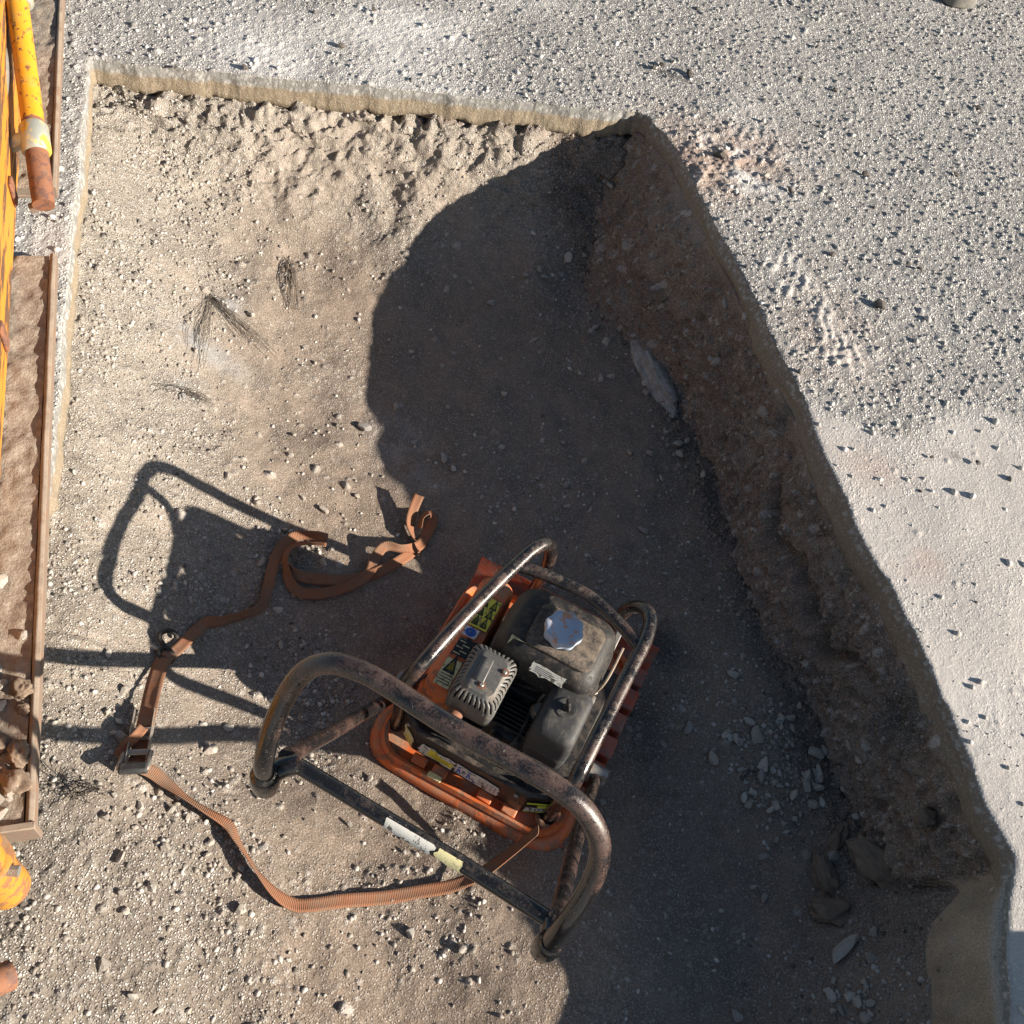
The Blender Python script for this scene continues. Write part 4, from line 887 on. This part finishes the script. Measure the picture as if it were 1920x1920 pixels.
for (P_, d_) in ((A, 1), (A.lerp(B, .5), 1), (A1.lerp(B1, .3), 1), (A1.lerp(B1, .85), 1), (A.lerp(B, .93), 1)):
    bb = MB(); c_ = P_+nl*.06+Vector((0, 0, -.012)); bb.box(c_, (.10, .05, .030), math.atan2(e_.y, e_.x)+PI/2); bb.build('foot', M['tray'], FR, bevel=.003)
# side board
Bq, Bp = fp((33, 400), zt+.02), fp((-2, 1000), zt+.02)
dirb = (Bp-Bq).normalized()
SB = prism('side_board', [(0, .012), (.02, .012), (.02, .21), (.012, .218), (0, .21)], Bq-dirb*.55, Bp+dirb*.8, 'yboard', segs=40, wob=.0008, bevel=.002)
for k in range(5):
    P_ = Bq.lerp(Bp, -.5+.5*k); bb = MB(); bb.box(P_-nl*.004+Vector((0, 0, .06)), (.03, .008, .06), math.atan2(dirb.y, dirb.x)); bb.build('weld_bracket', M['rust'], FR, bevel=.003)
# scaffold tube with its clamp
T0, T1 = fp((24, -60), .66), fp((82, 385), .50)
tb = tube('yellow_tube', [T0.lerp(T1, k/10) for k in range(8)]+[T0.lerp(T1, .665)], .0235, M['yframe'], FR, 24)
tube('rusty_tube_end', [T0.lerp(T1, .665), T0.lerp(T1, .8), T0.lerp(T1, .93), T0.lerp(T1, 1.0)], [.0235, .0236, .0234, .0225], M['rust'], FR, 24)
td = (T1-T0).normalized()
cl_ = tube('clamp', [T0.lerp(T1, .68), T0.lerp(T1, .69), T0.lerp(T1, .785), T0.lerp(T1, .795)], [.0262, .0300, .0300, .0262], M['zinc'], FR, 24)
q0 = T0.lerp(T1, .735); tube('clamp_arm', [q0, q0+nl*.03+Vector((0, 0, -.004)), q0+nl*.05+Vector((0, 0, -.02))], [.017, .017, .014], M['zinc'], cl_, 12)
tube('clamp', [T0.lerp(T1, .08), T0.lerp(T1, .09), T0.lerp(T1, .155), T0.lerp(T1, .165)], [.027, .034, .034, .027], M['zinc'], FR, 24)
sup = T0.lerp(T1, .93); tube('tube_bracket', [sup+Vector((0, 0, -.01)), sup+nl*.02+Vector((0, 0, -.05)), Vector((sup.x, sup.y, zt-FO.z+.03))+nl*.03], .012, M['tray'], FR, 10)
tube('hose', catmull([fp((-20, 20), .62), fp((2, 110), .60), fp((-2, 200), .56), fp((-30, 300), .5)], 6), .016, M['rubber'], FR, 14)
# upright post at the near end
pc_ = fp((-62, 1592), .62); pb = Vector((pc_.x, pc_.y, .0))
lathe('post', (pc_.x, pc_.y, 0), [(.034, -.0), (.034, .195), (.039, .198), (.040, .206), (.039, .222), (.035, .226), (.027, .226), (.025, .218), (.025, .10)], M['ypost'], FR, 32)
lathe('post_collar', (pc_.x, pc_.y, .13), [(.0345, 0), (.041, .003), (.042, .028), (.0345, .032)], M['ypost'], FR, 32)
tube('post_bolt', [pc_+Vector((.038, .0, -.07)), pc_+Vector((.054, .004, -.07))], .008, M['steel'], FR, 8)
tube('rusty_pipe', [fp((-40, 1855), .62), fp((20, 1828), .60)], .019, M['rust'], FR, 20)

# ------------------------------------------------------------------ grey rubber foot at the top edge
rb = px((1786, -10), ZP); RB = empty('rubber_block', (rb[0], rb[1], ZP+.004), .35)
loft('body', [rr(.125, .17, .045, .0), rr(.13, .175, .05, .02), rr(.128, .172, .05, .035), rr(.10, .14, .04, .048)], M['rubber'], RB)
loft('top_boss', [rr(.06, .07, .02, .0485), rr(.055, .065, .02, .06)], M['rubber'], RB)
tag(RB, 'grey rubber block cut off by the top edge of the picture, standing on the pavement', 'block')

# ------------------------------------------------------------------ pale concrete lump at the toe of the bank
def blob(name, m, seed, rx, ry, rz_, sub=4, rough=.12):
    bm = bmesh.new(); bmesh.ops.create_icosphere(bm, subdivisions=sub, radius=1); rs = np.random.default_rng(seed)
    V = np.array([v.co for v in bm.verts]); 
    d = 1+rough*fbm(V[:, 0]+3*seed, V[:, 1]+V[:, 2]*1.7, .8, 3, seed)+rough*.45*fbm(V[:, 0]-V[:, 2]*1.3, V[:, 1]+V[:, 2]*.6, .35, 4, seed+5, .6)
    V = V*d[:, None]*np.array((rx, ry, rz_))
    for v, c in zip(bm.verts, V): v.co = c
    me = bpy.data.meshes.new(name); bm.to_mesh(me); bm.free(); me.polygons.foreach_set('use_smooth', [True]*len(me.polygons)); me.materials.append(m); return me
t = MT('pale concrete'); cc = t.mix(t.ramp(t.noise(45, 8, .75), .35, .65), (.40, .375, .35), (.25, .22, .19)); t.set(cc, .95, None, .1); t.bump(t.noise(320, 5, .7), .8, .004); M['conc'] = t.m
c0, c1 = gp((1185, 630)), gp((1280, 800)); cm = (c0+c1)/2
lo = link(bpy.data.objects.new('concrete_lump', blob('concrete_lump', M['conc'], 3, .150, .040, .045, 5, .2)))
lo.location = (cm[0], cm[1], cm[2]-.012); lo.rotation_euler = (.25, math.atan2(c0[2]-c1[2], np.hypot(*(c1-c0)[:2])), math.atan2((c1-c0)[1], (c1-c0)[0]))
tag(lo, 'smooth pale grey concrete lump half buried at the foot of the right bank', 'concrete lump')

# ------------------------------------------------------------------ dry fibres
t = MT('dry stalk'); t.set(t.mix(t.noise(30, 3), (.035, .030, .026), (.11, .092, .075)), .9, None, .1); M['stalk'] = t.m
def tuft(label, root, tips, n, w=.0006, spread=.02, lift=.03, seed=0):
    rs = random.Random(seed); R0 = gp(root); V = []; Fc = []
    for k in range(n):
        tp = rs.choice(tips); a = gp(tp); a = a+np.array([rs.gauss(0, spread), rs.gauss(0, spread), 0]); r0 = R0+np.array([rs.gauss(0, .006), rs.gauss(0, .006), 0])
        L = rs.uniform(.45, 1); mid = r0+(a-r0)*.5+np.array([rs.gauss(.004, spread*.5), rs.gauss(.004, spread*.5), 0])
        e = r0+(a-r0)*L; pts = [r0, mid*.999, e]
        for p_, l in zip(pts, (.003, rs.uniform(.006, lift), rs.uniform(.003, lift*.6))): p_[2] = base_z(p_[0], p_[1])+l+.003
        VV, FF = tube_data(catmull(pts, 4), [w*1.2]*8+[w*.5], 3, True); o = len(V); V += [Vector(v)-Vector(R0) for v in VV]; Fc += [tuple(i+o for i in f) for f in FF]
    o = mesh_obj('dry_grass_tuft', V, Fc, M['stalk']); o.location = tuple(R0)
    return tag(o, label, 'dry grass', 'dry grass tufts on the pit floor')
tuft('fan of dark dry roots spread over the sunlit floor towards the stone bank', (395, 560), [(545, 690), (530, 688), (500, 672), (470, 650), (360, 690), (375, 710), (430, 600)], 44, w=.00045, spread=.008, seed=1)
tuft('thin upright wisp of dry stalks on the sunlit floor near the shadow edge', (540, 490), [(553, 600), (548, 580), (558, 610)], 16, spread=.006, seed=2)
tuft('sparse spidery dry roots beside the strap buckle near the left tray', (140, 1485), [(100, 1450), (205, 1480), (230, 1470), (180, 1510), (120, 1530), (215, 1500)], 24, spread=.008, seed=3)
tuft('short grey root fibres lying below the pale ash patch', (340, 735), [(400, 770), (310, 740), (370, 780)], 18, spread=.012, seed=4)
tuft('wispy dark stalks on shaded earth just right of the compactor', (1215, 1190), [(1250, 1150), (1270, 1220), (1240, 1240)], 16, spread=.012, seed=5)

# ------------------------------------------------------------------ stones
def stone_mesh(seed, sub=2):
    rs = np.random.default_rng(seed); bm = bmesh.new(); bmesh.ops.create_icosphere(bm, subdivisions=sub, radius=1)
    V = np.array([v.co for v in bm.verts])
    for _ in range(15):
        nn = rs.normal(size=3); nn /= np.linalg.norm(nn); d = rs.uniform(.42, .72); s_ = V@nn; V -= np.outer(np.maximum(0, s_-d), nn)
    V += rs.normal(size=V.shape)*.012; V /= np.abs(V).max()
    V *= np.array((1, rs.uniform(.65, .95), rs.uniform(.5, .8)))
    for v, c in zip(bm.verts, V): v.co = c
    me = bpy.data.meshes.new('stone'); bm.to_mesh(me); bm.free(); me.polygons.foreach_set('use_smooth', [True]*len(me.polygons))
    try: me.set_sharp_from_angle(angle=math.radians(20))
    except Exception: pass
    return me
def variants(m, n, s0):
    L = []
    for k in range(n): me = stone_mesh(s0+k); me.materials.append(m); L.append(me)
    return L
CL = [blob('clod', M['clod'], 70+k, 1, .85, .7, 4, .40) for k in range(6)]
SM = {'stone': variants(M['stone'], 10, 10), 'clod': CL, 'tarstone': variants(M['tarstone'], 5, 60)}
def stone(x, y, z, size, kind, label, cat, group, scl=(1, 1, 1), rz=None, sink=.35, name='stone'):
    me = random.choice(SM[kind]); o = bpy.data.objects.new(name, me); col.objects.link(o)
    s_ = size/2; o.scale = (s_*scl[0], s_*scl[1], s_*scl[2]); o.rotation_euler = (random.uniform(-.3, .3), random.uniform(-.3, .3), random.uniform(0, 6.28) if rz is None else rz)
    zh = s_*scl[2]*.62; o.location = (x, y, z+zh*(1-2*sink*.9)); tag(o, label, cat, group); return o
def at_floor(p): 
    P = gp(p); return P[0], P[1], base_z(P[0], P[1])+.002
Z4 = lambda x, y: (x/3.2, 1300+y/3.2)
NAMED = [((1579, 1780), 62, 'stone', 'long pale wedge-shaped stone on the shaded floor near the bottom right corner', (1.15, .42, .55), 1.05),
 ((1557, 1609), 36, 'stone', 'rounded grey stone alone on the shaded floor below the gravel heap', (1, .9, .9), None),
 ((1335, 1423), 26, 'stone', 'pale blue-grey stone alone left of the gravel heap in the shade', (1, 1, .8), None),
 ((1137, 481), 27, 'stone', 'flat pale stone lying on the earth bank near the upper right pit corner', (1.1, .7, .6), .2),
 ((1205, 995), 24, 'stone', 'white stone on the dark floor above the compactor cage', (1, .8, .8), .2),
 ((395, 1408), 28, 'stone', 'round beige stone on the sunlit floor right of the strap buckle', (1, 1, .9), None),
 ((428, 1364), 22, 'stone', 'square flat beige stone on sunlit floor between buckle and handle', (1, .9, .6), .1),
 ((322, 1520), 24, 'stone', 'pale stone casting a long shadow just below the buckle strap', (1, .9, .9), None),
 ((233, 1297), 24, 'stone', 'pale stone touching the strap just above the ratchet buckle', (1.1, .85, .8), None),
 ((683, 805), 26, 'stone', 'pale stone right on the edge of the big shadow', (1, .9, .9), None),
 ((483, 945), 20, 'stone', 'light stone inside the arch of the cage shadow', (1, .9, .9), None),
 ((770, 1750), 26, 'stone', 'upright pale sliver of stone below the handle crossbar', (.6, 1.1, 1), .2),
 ((485, 1495), 20, 'stone', 'white stone just under the left handle socket', (1, .9, .9), None),
 ((832, 860), 24, 'stone', 'grey stone in the shade above the strap tail', (1, .8, .8), None),
 ((1235, 432), 24, 'stone', 'pale stone lodged high on the right bank near the pavement cut', (1, .9, .9), None),
 ((1277, 459), 44, 'clod', 'rough brown clod stuck on the right bank under the pavement cut', (1, .9, .7), None),
 ((1246, 659), 16, 'stone', 'small tan stone at the right edge of the concrete lump', (1, .9, .9), None),
 ((197, 1812), 34, 'stone', 'large crusty pale stone on the gravel at the bottom left', (1, .85, .45), 1.2),
 ((1350, 291), 28, 'tarstone', 'dark tarry lump on the pavement near the upper right pit corner', (1, .8, .7), None),
 ((1305, 250), 16, 'stone', 'small white stone on the pavement just above the pit corner', (1, .8, .8), None),
 ((1648, 572), 28, 'tarstone', 'black asphalt crumb alone on the pavement right of the tyre print', (1, .9, .7), None),
 ((1436, 328), 15, 'stone', 'white stone on the pavement between pit corner and tyre print', (1, .9, .9), None)]
for p, sz, kind, lab, scl, rz in NAMED:
    onp = p[0] > 1300 and p[1] < 600 or p == (1305, 250)
    if onp: P = px(p, ZP+.005); x, y, z = P[0], P[1], ZP+.003
    else: x, y, z = at_floor(p)
    d = math.dist((x, y, z), (0, 0, HCAM)); stone(x, y, z, sz*d/FPX*1.05, kind, lab, 'clod' if kind == 'clod' else 'stone', None, scl, rz, .3)
taken = [p for p, *_ in NAMED]
# big clay clods of the slumped corner
for p, sz, scl, rz, lab in (((1698, 1500), 74, (1, .45, .6), 1.2, 'long clay clod standing edgewise in the slumped corner nearest the gravel heap'), ((1690, 1575), 84, (1, .55, .6), -.9, 'broad clay clod in the middle of the slumped corner'),
        ((1695, 1650), 78, (1, .7, .6), .3, 'wide flat clay clod at the bottom of the slumped corner'), ((1785, 1508), 46, (1, .8, .7), .5, 'rounded clay clod close under the pavement edge in the slumped corner'), ((1760, 1560), 100, (1, .6, .5), -.5, 'largest clay clod of the slumped corner, sloping down from the pavement edge')):
    x, y, z = at_floor(p); d = math.dist((x, y, z), (0, 0, HCAM)); stone(x, y, z, sz*d/FPX, 'clod', lab, 'clod', None, scl, rz, .55, 'clay_clod')
spots = {}
lit = [(381, 1359), (264, 1514), (225, 1611), (309, 1590), (394, 1581), (389, 1603), (284, 1664), (250, 1869), (451, 1628), (298, 1487), (336, 1492), (383, 1447), (200, 1531), (223, 1355), (211, 1376), (226, 1384), (300, 1893), (450, 1706), (693, 1461), (493, 1588), (456, 1707), (867, 1778), (590, 1247)]
mid = [(291, 1216), (489, 1057), (606, 1057), (522, 1145), (383, 1199), (527, 1210), (606, 957), (427, 895), (383, 545), (470, 592), (545, 855), (395, 385), (368, 660), (340, 745)]
bank = [(1175, 353), (1168, 473), (1053, 519), (1153, 574), (1375, 599), (1109, 339), (1164, 280), (1206, 406), (1270, 834), (1272, 853), (1248, 812), (1401, 747), (1368, 552), (1366, 565), (1607, 1223)]
heap = [(1373, 1265), (1290, 1366), (1363, 1382), (1387, 1390), (1403, 1354), (1418, 1380), (1464, 1346), (1484, 1366), (1527, 1413), (1533, 1453), (1513, 1453), (1531, 1479), (1539, 1506), (1510, 1477), (1426, 1459), (1430, 1437), (1444, 1518), (1403, 1508), (1450, 1469), (1474, 1560), (1565, 1413), (1583, 1449)]
low = [(1430, 1607), (1432, 1684), (1632, 1797), (1715, 1839), (1654, 1869), (1607, 1877), (1733, 1880), (1618, 1904), (1860, 1675), (1381, 1906), (1751, 1700), (1727, 1817), (1590, 1868), (1640, 1895), (1670, 1830), (1690, 1860)]
shade = [(742, 765), (945, 740), (1063, 950), (1060, 912), (1097, 865), (880, 530), (1126, 710), (1146, 707), (778, 830), (850, 880), (1000, 640), (770, 660), (985, 520), (920, 570), (1020, 520), (1210, 720), (1180, 850), (1240, 900)]
def near(lm, p): return min(lm, key=lambda q: math.dist(q[0], p))[1]
def scatter(pts, n, cen, spr, lo_, hi_, what, lm, grp, rs=random.Random(7)):
    """lm: landmarks (pixel, words) - a stone is told by its size and the landmark nearest to it"""
    L = list(pts); g = 0
    while len(L) < len(pts)+n and g < 4000:
        g += 1; c = rs.choice(cen); p = (c[0]+rs.gauss(0, spr[0]), c[1]+rs.gauss(0, spr[1]))
        if not (0 < p[0] < 1915 and 0 < p[1] < 1915): continue
        P = gp(p)
        if not inside(np.array([P[0]]), np.array([P[1]]))[0]: continue
        if dmin(np.array([P[0]]), np.array([P[1]]), range(len(POLY)))[0] < .03: continue
        L.append(p)
    for i, p in enumerate(L):
        x, y, z = at_floor(p); d = math.dist((x, y, z), (0, 0, HCAM)); s_ = rs.uniform(lo_, hi_)*(1.25 if i < len(pts) else .85)
        w = 'larger ' if s_ > 20 else 'small ' if s_ < 14.5 else ''
        stone(x, y, z, s_*d/FPX, 'stone', (w+what+' '+near(lm, p)).strip(), 'stone', grp, (1, rs.uniform(.7, 1), rs.uniform(.6, .95)), None, .3)
scatter(lit, 20, lit+[(120, 1700), (180, 1850), (350, 1800), (600, 1850), (90, 1600)], (55, 50), 13, 22, 'pale stone on sunlit gravel', [((230, 1370), 'beside the strap buckle'), ((310, 1500), 'just below the strap buckle'), ((390, 1590), 'left of the strap bend'), ((390, 1400), 'between buckle and handle'), ((590, 1250), 'behind the left handle bend'), ((480, 1590), 'between strap and handle crossbar'), ((450, 1700), 'under the strap bend'), ((690, 1460), 'under the handle crossbar'), ((860, 1780), 'in front of the handle loop'), ((100, 1640), 'beside the yellow post'), ((250, 1870), 'in the bottom left corner'), ((600, 1850), 'at the bottom edge below the strap')], 'loose stones on the lower left gravel')
scatter(mid, 16, mid+[(250, 450), (600, 700), (500, 800), (350, 980), (600, 1180)], (60, 60), 11, 20, 'pale stone', [((290, 1216), 'next to the strap hook'), ((490, 1057), 'left of the strap loop'), ((606, 1040), 'inside the strap loop'), ((522, 1160), 'between strap loop and handle bend'), ((427, 895), 'above the arched cage shadow'), ((606, 957), 'just above the strap loop'), ((430, 570), 'among the fan of dry roots'), ((395, 385), 'below the top bank of rubble'), ((545, 855), 'on sunlit floor left of the shadow edge'), ((340, 745), 'near the grey ash patch'), ((200, 1000), 'between cage shadow and left tray'), ((250, 450), 'on the bright slope below the top left corner')], 'loose stones left of the big shadow')
scatter(bank, 12, bank, (35, 45), 12, 24, 'stone stuck in shaded earth', [((1165, 320), 'under the upper right pit corner'), ((1150, 480), 'at the upper end of the right bank'), ((1060, 520), 'at the foot of the upper bank'), ((1370, 570), 'halfway along the right bank'), ((1260, 830), 'below the concrete lump'), ((1400, 747), 'right of the concrete lump'), ((1607, 1223), 'on the lower right bank')], 'stones in the right bank')
scatter(heap, 26, heap, (30, 28), 14, 30, 'grey stone', [((1373, 1265), 'above the shaded gravel heap'), ((1300, 1366), 'between compactor and gravel heap'), ((1390, 1385), 'at the left end of the gravel heap'), ((1475, 1355), 'at the top of the gravel heap'), ((1525, 1460), 'in the thick of the gravel heap'), ((1435, 1450), 'in the middle of the gravel heap'), ((1444, 1530), 'at the bottom of the gravel heap'), ((1575, 1430), 'at the right end of the gravel heap')], 'stones of the gravel heap')
scatter(low, 12, low, (40, 30), 12, 24, 'stone in deep shade', [((1430, 1640), 'on bare floor left of the slumped corner'), ((1632, 1797), 'next to the pale wedge stone'), ((1720, 1840), 'beside the bottom right clay face'), ((1610, 1885), 'at the bottom edge below the wedge stone'), ((1860, 1675), 'high in the slumped corner'), ((1381, 1906), 'alone at the bottom edge'), ((1751, 1700), 'at the foot of the slumped corner')], 'stones below the slumped corner')
scatter(shade, 14, shade+[(900, 900), (1150, 1050), (1000, 450)], (60, 60), 11, 19, 'stone on shaded floor', [((742, 765), 'just inside the edge of the big shadow'), ((945, 740), 'in the middle of the big shadow'), ((1080, 900), 'above the compactor cage'), ((900, 540), 'in the upper part of the big shadow'), ((1136, 708), 'left of the concrete lump'), ((840, 870), 'above the strap tail'), ((1210, 860), 'below the concrete lump'), ((1150, 1050), 'right of the front of the cage'), ((1010, 480), 'below the top bank')], 'small stones on the shaded floor')
# rubble in the near end of the lower tray
for i in range(36):
    f = 1-abs(random.gauss(0, .13)); f = min(max(f, .55), .985); _o = random.uniform(.018, .10); P_ = A.lerp(B, f)+nl*_o+FO; sz = random.uniform(.018, .048); k_ = 'stone' if random.random() < .6 else 'clod'
    stone(P_.x, P_.y, zt+.024, sz, k_, ('big ' if sz > .036 else 'small ' if sz < .026 else '')+('pale stone' if k_ == 'stone' else 'brown clod')+(' at the near end of the left tray' if f > .93 else ' heaped in the near part of the left tray'+(' against its outer lip' if _o < .05 else ' against the yellow board') if f > .82 else ' lying further up the left tray'), 'stone' if k_ == 'stone' else 'clod', 'rubble in the left tray', (1, .9, .85), None, .1)
# tarry crumbs on the pavement
for p in [(1565, 172), (1722, 506), (1700, 498), (1480, 360), (1530, 90), (1395, 480), (1620, 330), (1830, 870), (1560, 480), (1745, 860), (1790, 330), (1830, 205), (1500, 150), (1240, 125), (1262, 118), (1225, 130), (1290, 140), (640, 90), (330, 130), (460, 130), (700, 20)]:
    P = px(p, ZP); d = math.dist(P, (0, 0, HCAM)); stone(P[0], P[1], ZP+.004, random.uniform(10, 19)*d/FPX, 'tarstone', 'dark crumb on sunlit pavement '+near([((1560, 170), 'between the pit corner and the top right'), ((1720, 502), 'near the right edge beside the black crumb'), ((1440, 420), 'above the tyre print'), ((1800, 865), 'on the smooth part at the right edge'), ((1620, 330), 'right of the pit corner'), ((1810, 260), 'in the upper right corner'), ((1260, 125), 'in the tarry patch above the pit corner'), ((640, 60), 'above the middle of the top cut'), ((400, 130), 'at the left end of the top cut')], p), 'stone', 'dark crumbs on the pavement', (1, .8, .7), None, .2)

# ------------------------------------------------------------------ loose crumbs, past counting
t_ = (1+5**.5)/2
ICO_ = np.array([(-1, t_, 0), (1, t_, 0), (-1, -t_, 0), (1, -t_, 0), (0, -1, t_), (0, 1, t_), (0, -1, -t_), (0, 1, -t_), (t_, 0, -1), (t_, 0, 1), (-t_, 0, -1), (-t_, 0, 1)], float)/math.hypot(1, t_)
ICF_ = np.array([(0, 11, 5), (0, 5, 1), (0, 1, 7), (0, 7, 10), (0, 10, 11), (1, 5, 9), (5, 11, 4), (11, 10, 2), (10, 7, 6), (7, 1, 8), (3, 9, 4), (3, 4, 2), (3, 2, 6), (3, 6, 8), (3, 8, 9), (4, 9, 5), (2, 4, 11), (6, 2, 10), (8, 6, 7), (9, 8, 1)])
OCT = np.array([(1, 0, 0), (-1, 0, 0), (0, 1, 0), (0, -1, 0), (0, 0, 1), (0, 0, -1)], float); OCF = np.array([(0, 2, 4), (2, 1, 4), (1, 3, 4), (3, 0, 4), (2, 0, 5), (1, 2, 5), (3, 1, 5), (0, 3, 5)])
def crumbs(name, label, x, y, z, r, colr, m, tiny=False):
    ICO, ICF = (OCT, OCF) if tiny else (ICO_, ICF_); k_ = len(ICO)
    n = len(x); V = ICO[None]*(1+RNG.uniform(-.42, .30, (n, k_, 1))); V = V*np.stack([np.ones(n), RNG.uniform(.6, 1, n), RNG.uniform(.5, .9, n)], -1)[:, None]
    an = RNG.uniform(0, 6.28, n); ca, sa = np.cos(an)[:, None], np.sin(an)[:, None]
    W = np.stack([V[..., 0]*ca-V[..., 1]*sa, V[..., 0]*sa+V[..., 1]*ca, V[..., 2]], -1)*r[:, None, None]+np.stack([x, y, z], -1)[:, None]
    Fq = (ICF[None]+k_*np.arange(n)[:, None, None]).reshape(-1, 3)
    o = np_mesh(name, W.reshape(-1, 3), Fq, m, np.repeat(colr, k_, 0), tris=True); tag(o, label, 'gravel', None, 'stuff'); return o
N0 = 420000
cx, cy = RNG.uniform(-1.45, 1.2, N0), RNG.uniform(.0, 2.6, N0)
ii = np.clip(((cx-gx[0])/ST).astype(int), 0, len(gx)-1); jj = np.clip(((cy-gy[0])/ST).astype(int), 0, len(gy)-1)
u_, v_, _d = project(cx, cy, ZF[jj, ii]); lo_ = loose[jj, ii]; clump = np.clip(.35+1.1*fbm(cx, cy, .13, 4, 601), .02, 1)
hp = gblob(cx, cy, (1450, 1420), .05, .14, .09, -.9)+.5*gblob(cx, cy, (1640, 1860), .1, .12)+.5*gblob(cx, cy, (340, 350), .2, .08, .1)+.14*gblob(cx, cy, (950, 920), 0, .14, .25)
hpa = np.clip(hp, 0, 1)
pk = (DO[jj, ii] > .012) & (u_ > -60) & (u_ < 1980) & (v_ > -60) & (v_ < 1980) & (RNG.uniform(0, 1, N0) < np.clip((.09+lo_)*clump*(.55-.12*smooth(1350, 1600, v_))+.8*hp+.42*wall[jj, ii], .012, .95))
cx, cy, ii, jj = cx[pk][:95000], cy[pk][:95000], ii[pk][:95000], jj[pk][:95000]; hpk = hpa[pk][:95000]; n = len(cx); wl0 = wall[jj, ii]
r = .0013+.0058*RNG.uniform(0, 1, n)**7+.0026*hpk*RNG.uniform(0, 1, n)+.0012*wl0; sh = RNG.uniform(0, 1, n)
pal = np.stack([.23+.30*sh**1.6, .20+.29*sh**1.6, .165+.28*sh**1.6], -1); wl_ = np.clip(wall[jj, ii]*1.2, 0, 1)[:, None]; pal = pal*(1-wl_*.85)+np.array((.175, .122, .088))*(.6+.8*RNG.uniform(0, 1, (n, 1)))*wl_*.85; pal = pal*(1-.25*hpk[:, None]); pal = np.where((RNG.uniform(0, 1, n) > .93)[:, None], pal*.3, pal)
big_ = r > .0030
for nm, lb, q_, ty_ in (('pit_gravel', 'loose bits of stone scattered over the pit floor', big_, False), ('pit_grit', 'fine grit of stone and earth strewn over the pit floor', ~big_, True)):
    crumbs(nm, lb, PX[jj, ii][q_], PY[jj, ii][q_], (ZF[jj, ii]+r*.1)[q_], r[q_], pal[q_], M['pebble'], ty_)
nbk = 9000; rj = RNG.integers(6, NV-16, nbk); rk = RNG.integers(0, len(ss)-1, nbk); ok = RNG.uniform(0, 1, nbk) < (1-.97*isB[rk])*(.35+.65*(rj/NV)); rj, rk = rj[ok], rk[ok]; n = len(rj)
r = .0018+.0065*RNG.uniform(0, 1, n)**4; sh = RNG.uniform(0, 1, (n, 1)); pal = np.array((.21, .150, .108))+sh**3*np.array((.20, .195, .185))
crumbs('bank_crumbs', 'crumbs of earth and stone clinging to the right bank', BXm[rj, rk], BYm[rj, rk], BZm[rj, rk], r, pal, M['pebble'])
N1 = 40000; cx, cy = RNG.uniform(-2, 1.7, N1), RNG.uniform(.4, 4.2, N1); u_, v_, _d = project(cx, cy, np.full(N1, ZP))
ed = samp(S5, cx, cy, (Ax5[0, 0], Ay5[0, 0]), SP*c5)
pb_ = .10+.55*np.exp(-(ed/.10)**2)*np.clip(.3+fbm(cx, cy, .12, 3, 611), 0, 1)+.6*np.clip(gblob(cx, cy, (1330, 270), ZP, .18, .12), 0, 1)+.5*gblob(cx, cy, (380, 60), ZP, .10, .07)+.4*gblob(cx, cy, (540, 120), ZP, .05, .05)+.3*gblob(cx, cy, (300, 120), ZP, .12, .05)+.35*gblob(cx, cy, (1050, 170), ZP, .14, .05)+.2*gblob(cx, cy, (70, 430), ZP, .08, .2)
pk = (ed > .008) & (u_ > -60) & (u_ < 1980) & (v_ > -60) & (v_ < 1980) & (RNG.uniform(0, 1, N1) < pb_); cx, cy = cx[pk], cy[pk]; n = len(cx); r = .0020+.0080*RNG.uniform(0, 1, n)**4; sh = RNG.uniform(0, 1, n)
pal = np.stack([.36+.30*sh, .34+.29*sh, .31+.28*sh], -1); pal = np.where((RNG.uniform(0, 1, n) > .9)[:, None], pal*.25, pal)
zz = np.array([pave_z(a, b_) for a, b_ in zip(cx, cy)])
crumbs('pavement_grit', 'loose grit scattered over the pale pavement', cx, cy, zz+r*.2, r, pal, M['pebble'])

# ------------------------------------------------------------------ unseen mound added beyond the frame to shade the near pavement corner
nu, nv = 60, 24; V = []; Fc = []
for i in range(nu):
    for j in range(nv+1):
        a = 2*PI*i/nu; f = j/nv; x = f*.42*math.cos(a); y = f*.40*math.sin(a)
        h = .24*max(0, 1-f)**.8*(1+.12*float(vnoise(np.array([x]), np.array([y]), .15, 700)))+.03*float(fbm(np.array([x]), np.array([y]), .08, 3, 703))*(f < .98)
        V.append((x, y, h if j < nv else -.03))
for i in range(nu):
    for j in range(nv): a, b_ = i*(nv+1)+j, ((i+1) % nu)*(nv+1)+j; Fc.append((a, a+1, b_+1, b_))
ho = mesh_obj('shade_mound', V, Fc, M['traydirt']); ho.location = (1.62, .42, ZP); tag(ho, 'unseen earth-coloured mound added beyond the lower right corner to cast shade', 'earth heap')

# ------------------------------------------------------------------ stones that still share a description are told apart by their order
sets = {}
for o in col.objects:
    if o.parent is None and o.get('label') and o.get('group'): sets.setdefault(o['label'], []).append(o)
ORD = ['leftmost', 'second', 'third', 'fourth', 'fifth', 'sixth', 'seventh', 'eighth', 'ninth', 'tenth', 'eleventh', 'twelfth']; NUM = ['', '', 'two', 'three', 'four', 'five', 'six', 'seven', 'eight', 'nine', 'ten', 'eleven', 'twelve']
for lab, L in sets.items():
    if not 1 < len(L) <= 12: continue
    L.sort(key=lambda o: float(project(np.array(o.location.x), np.array(o.location.y), np.array(o.location.z))[0]))
    for i, o in enumerate(L):
        t1 = lab+', '+('leftmost of '+NUM[len(L)] if i == 0 else 'rightmost of '+NUM[len(L)] if i == len(L)-1 else ORD[i]+' from left of '+NUM[len(L)])
        if len(t1.split()) <= 16: o['label'] = t1
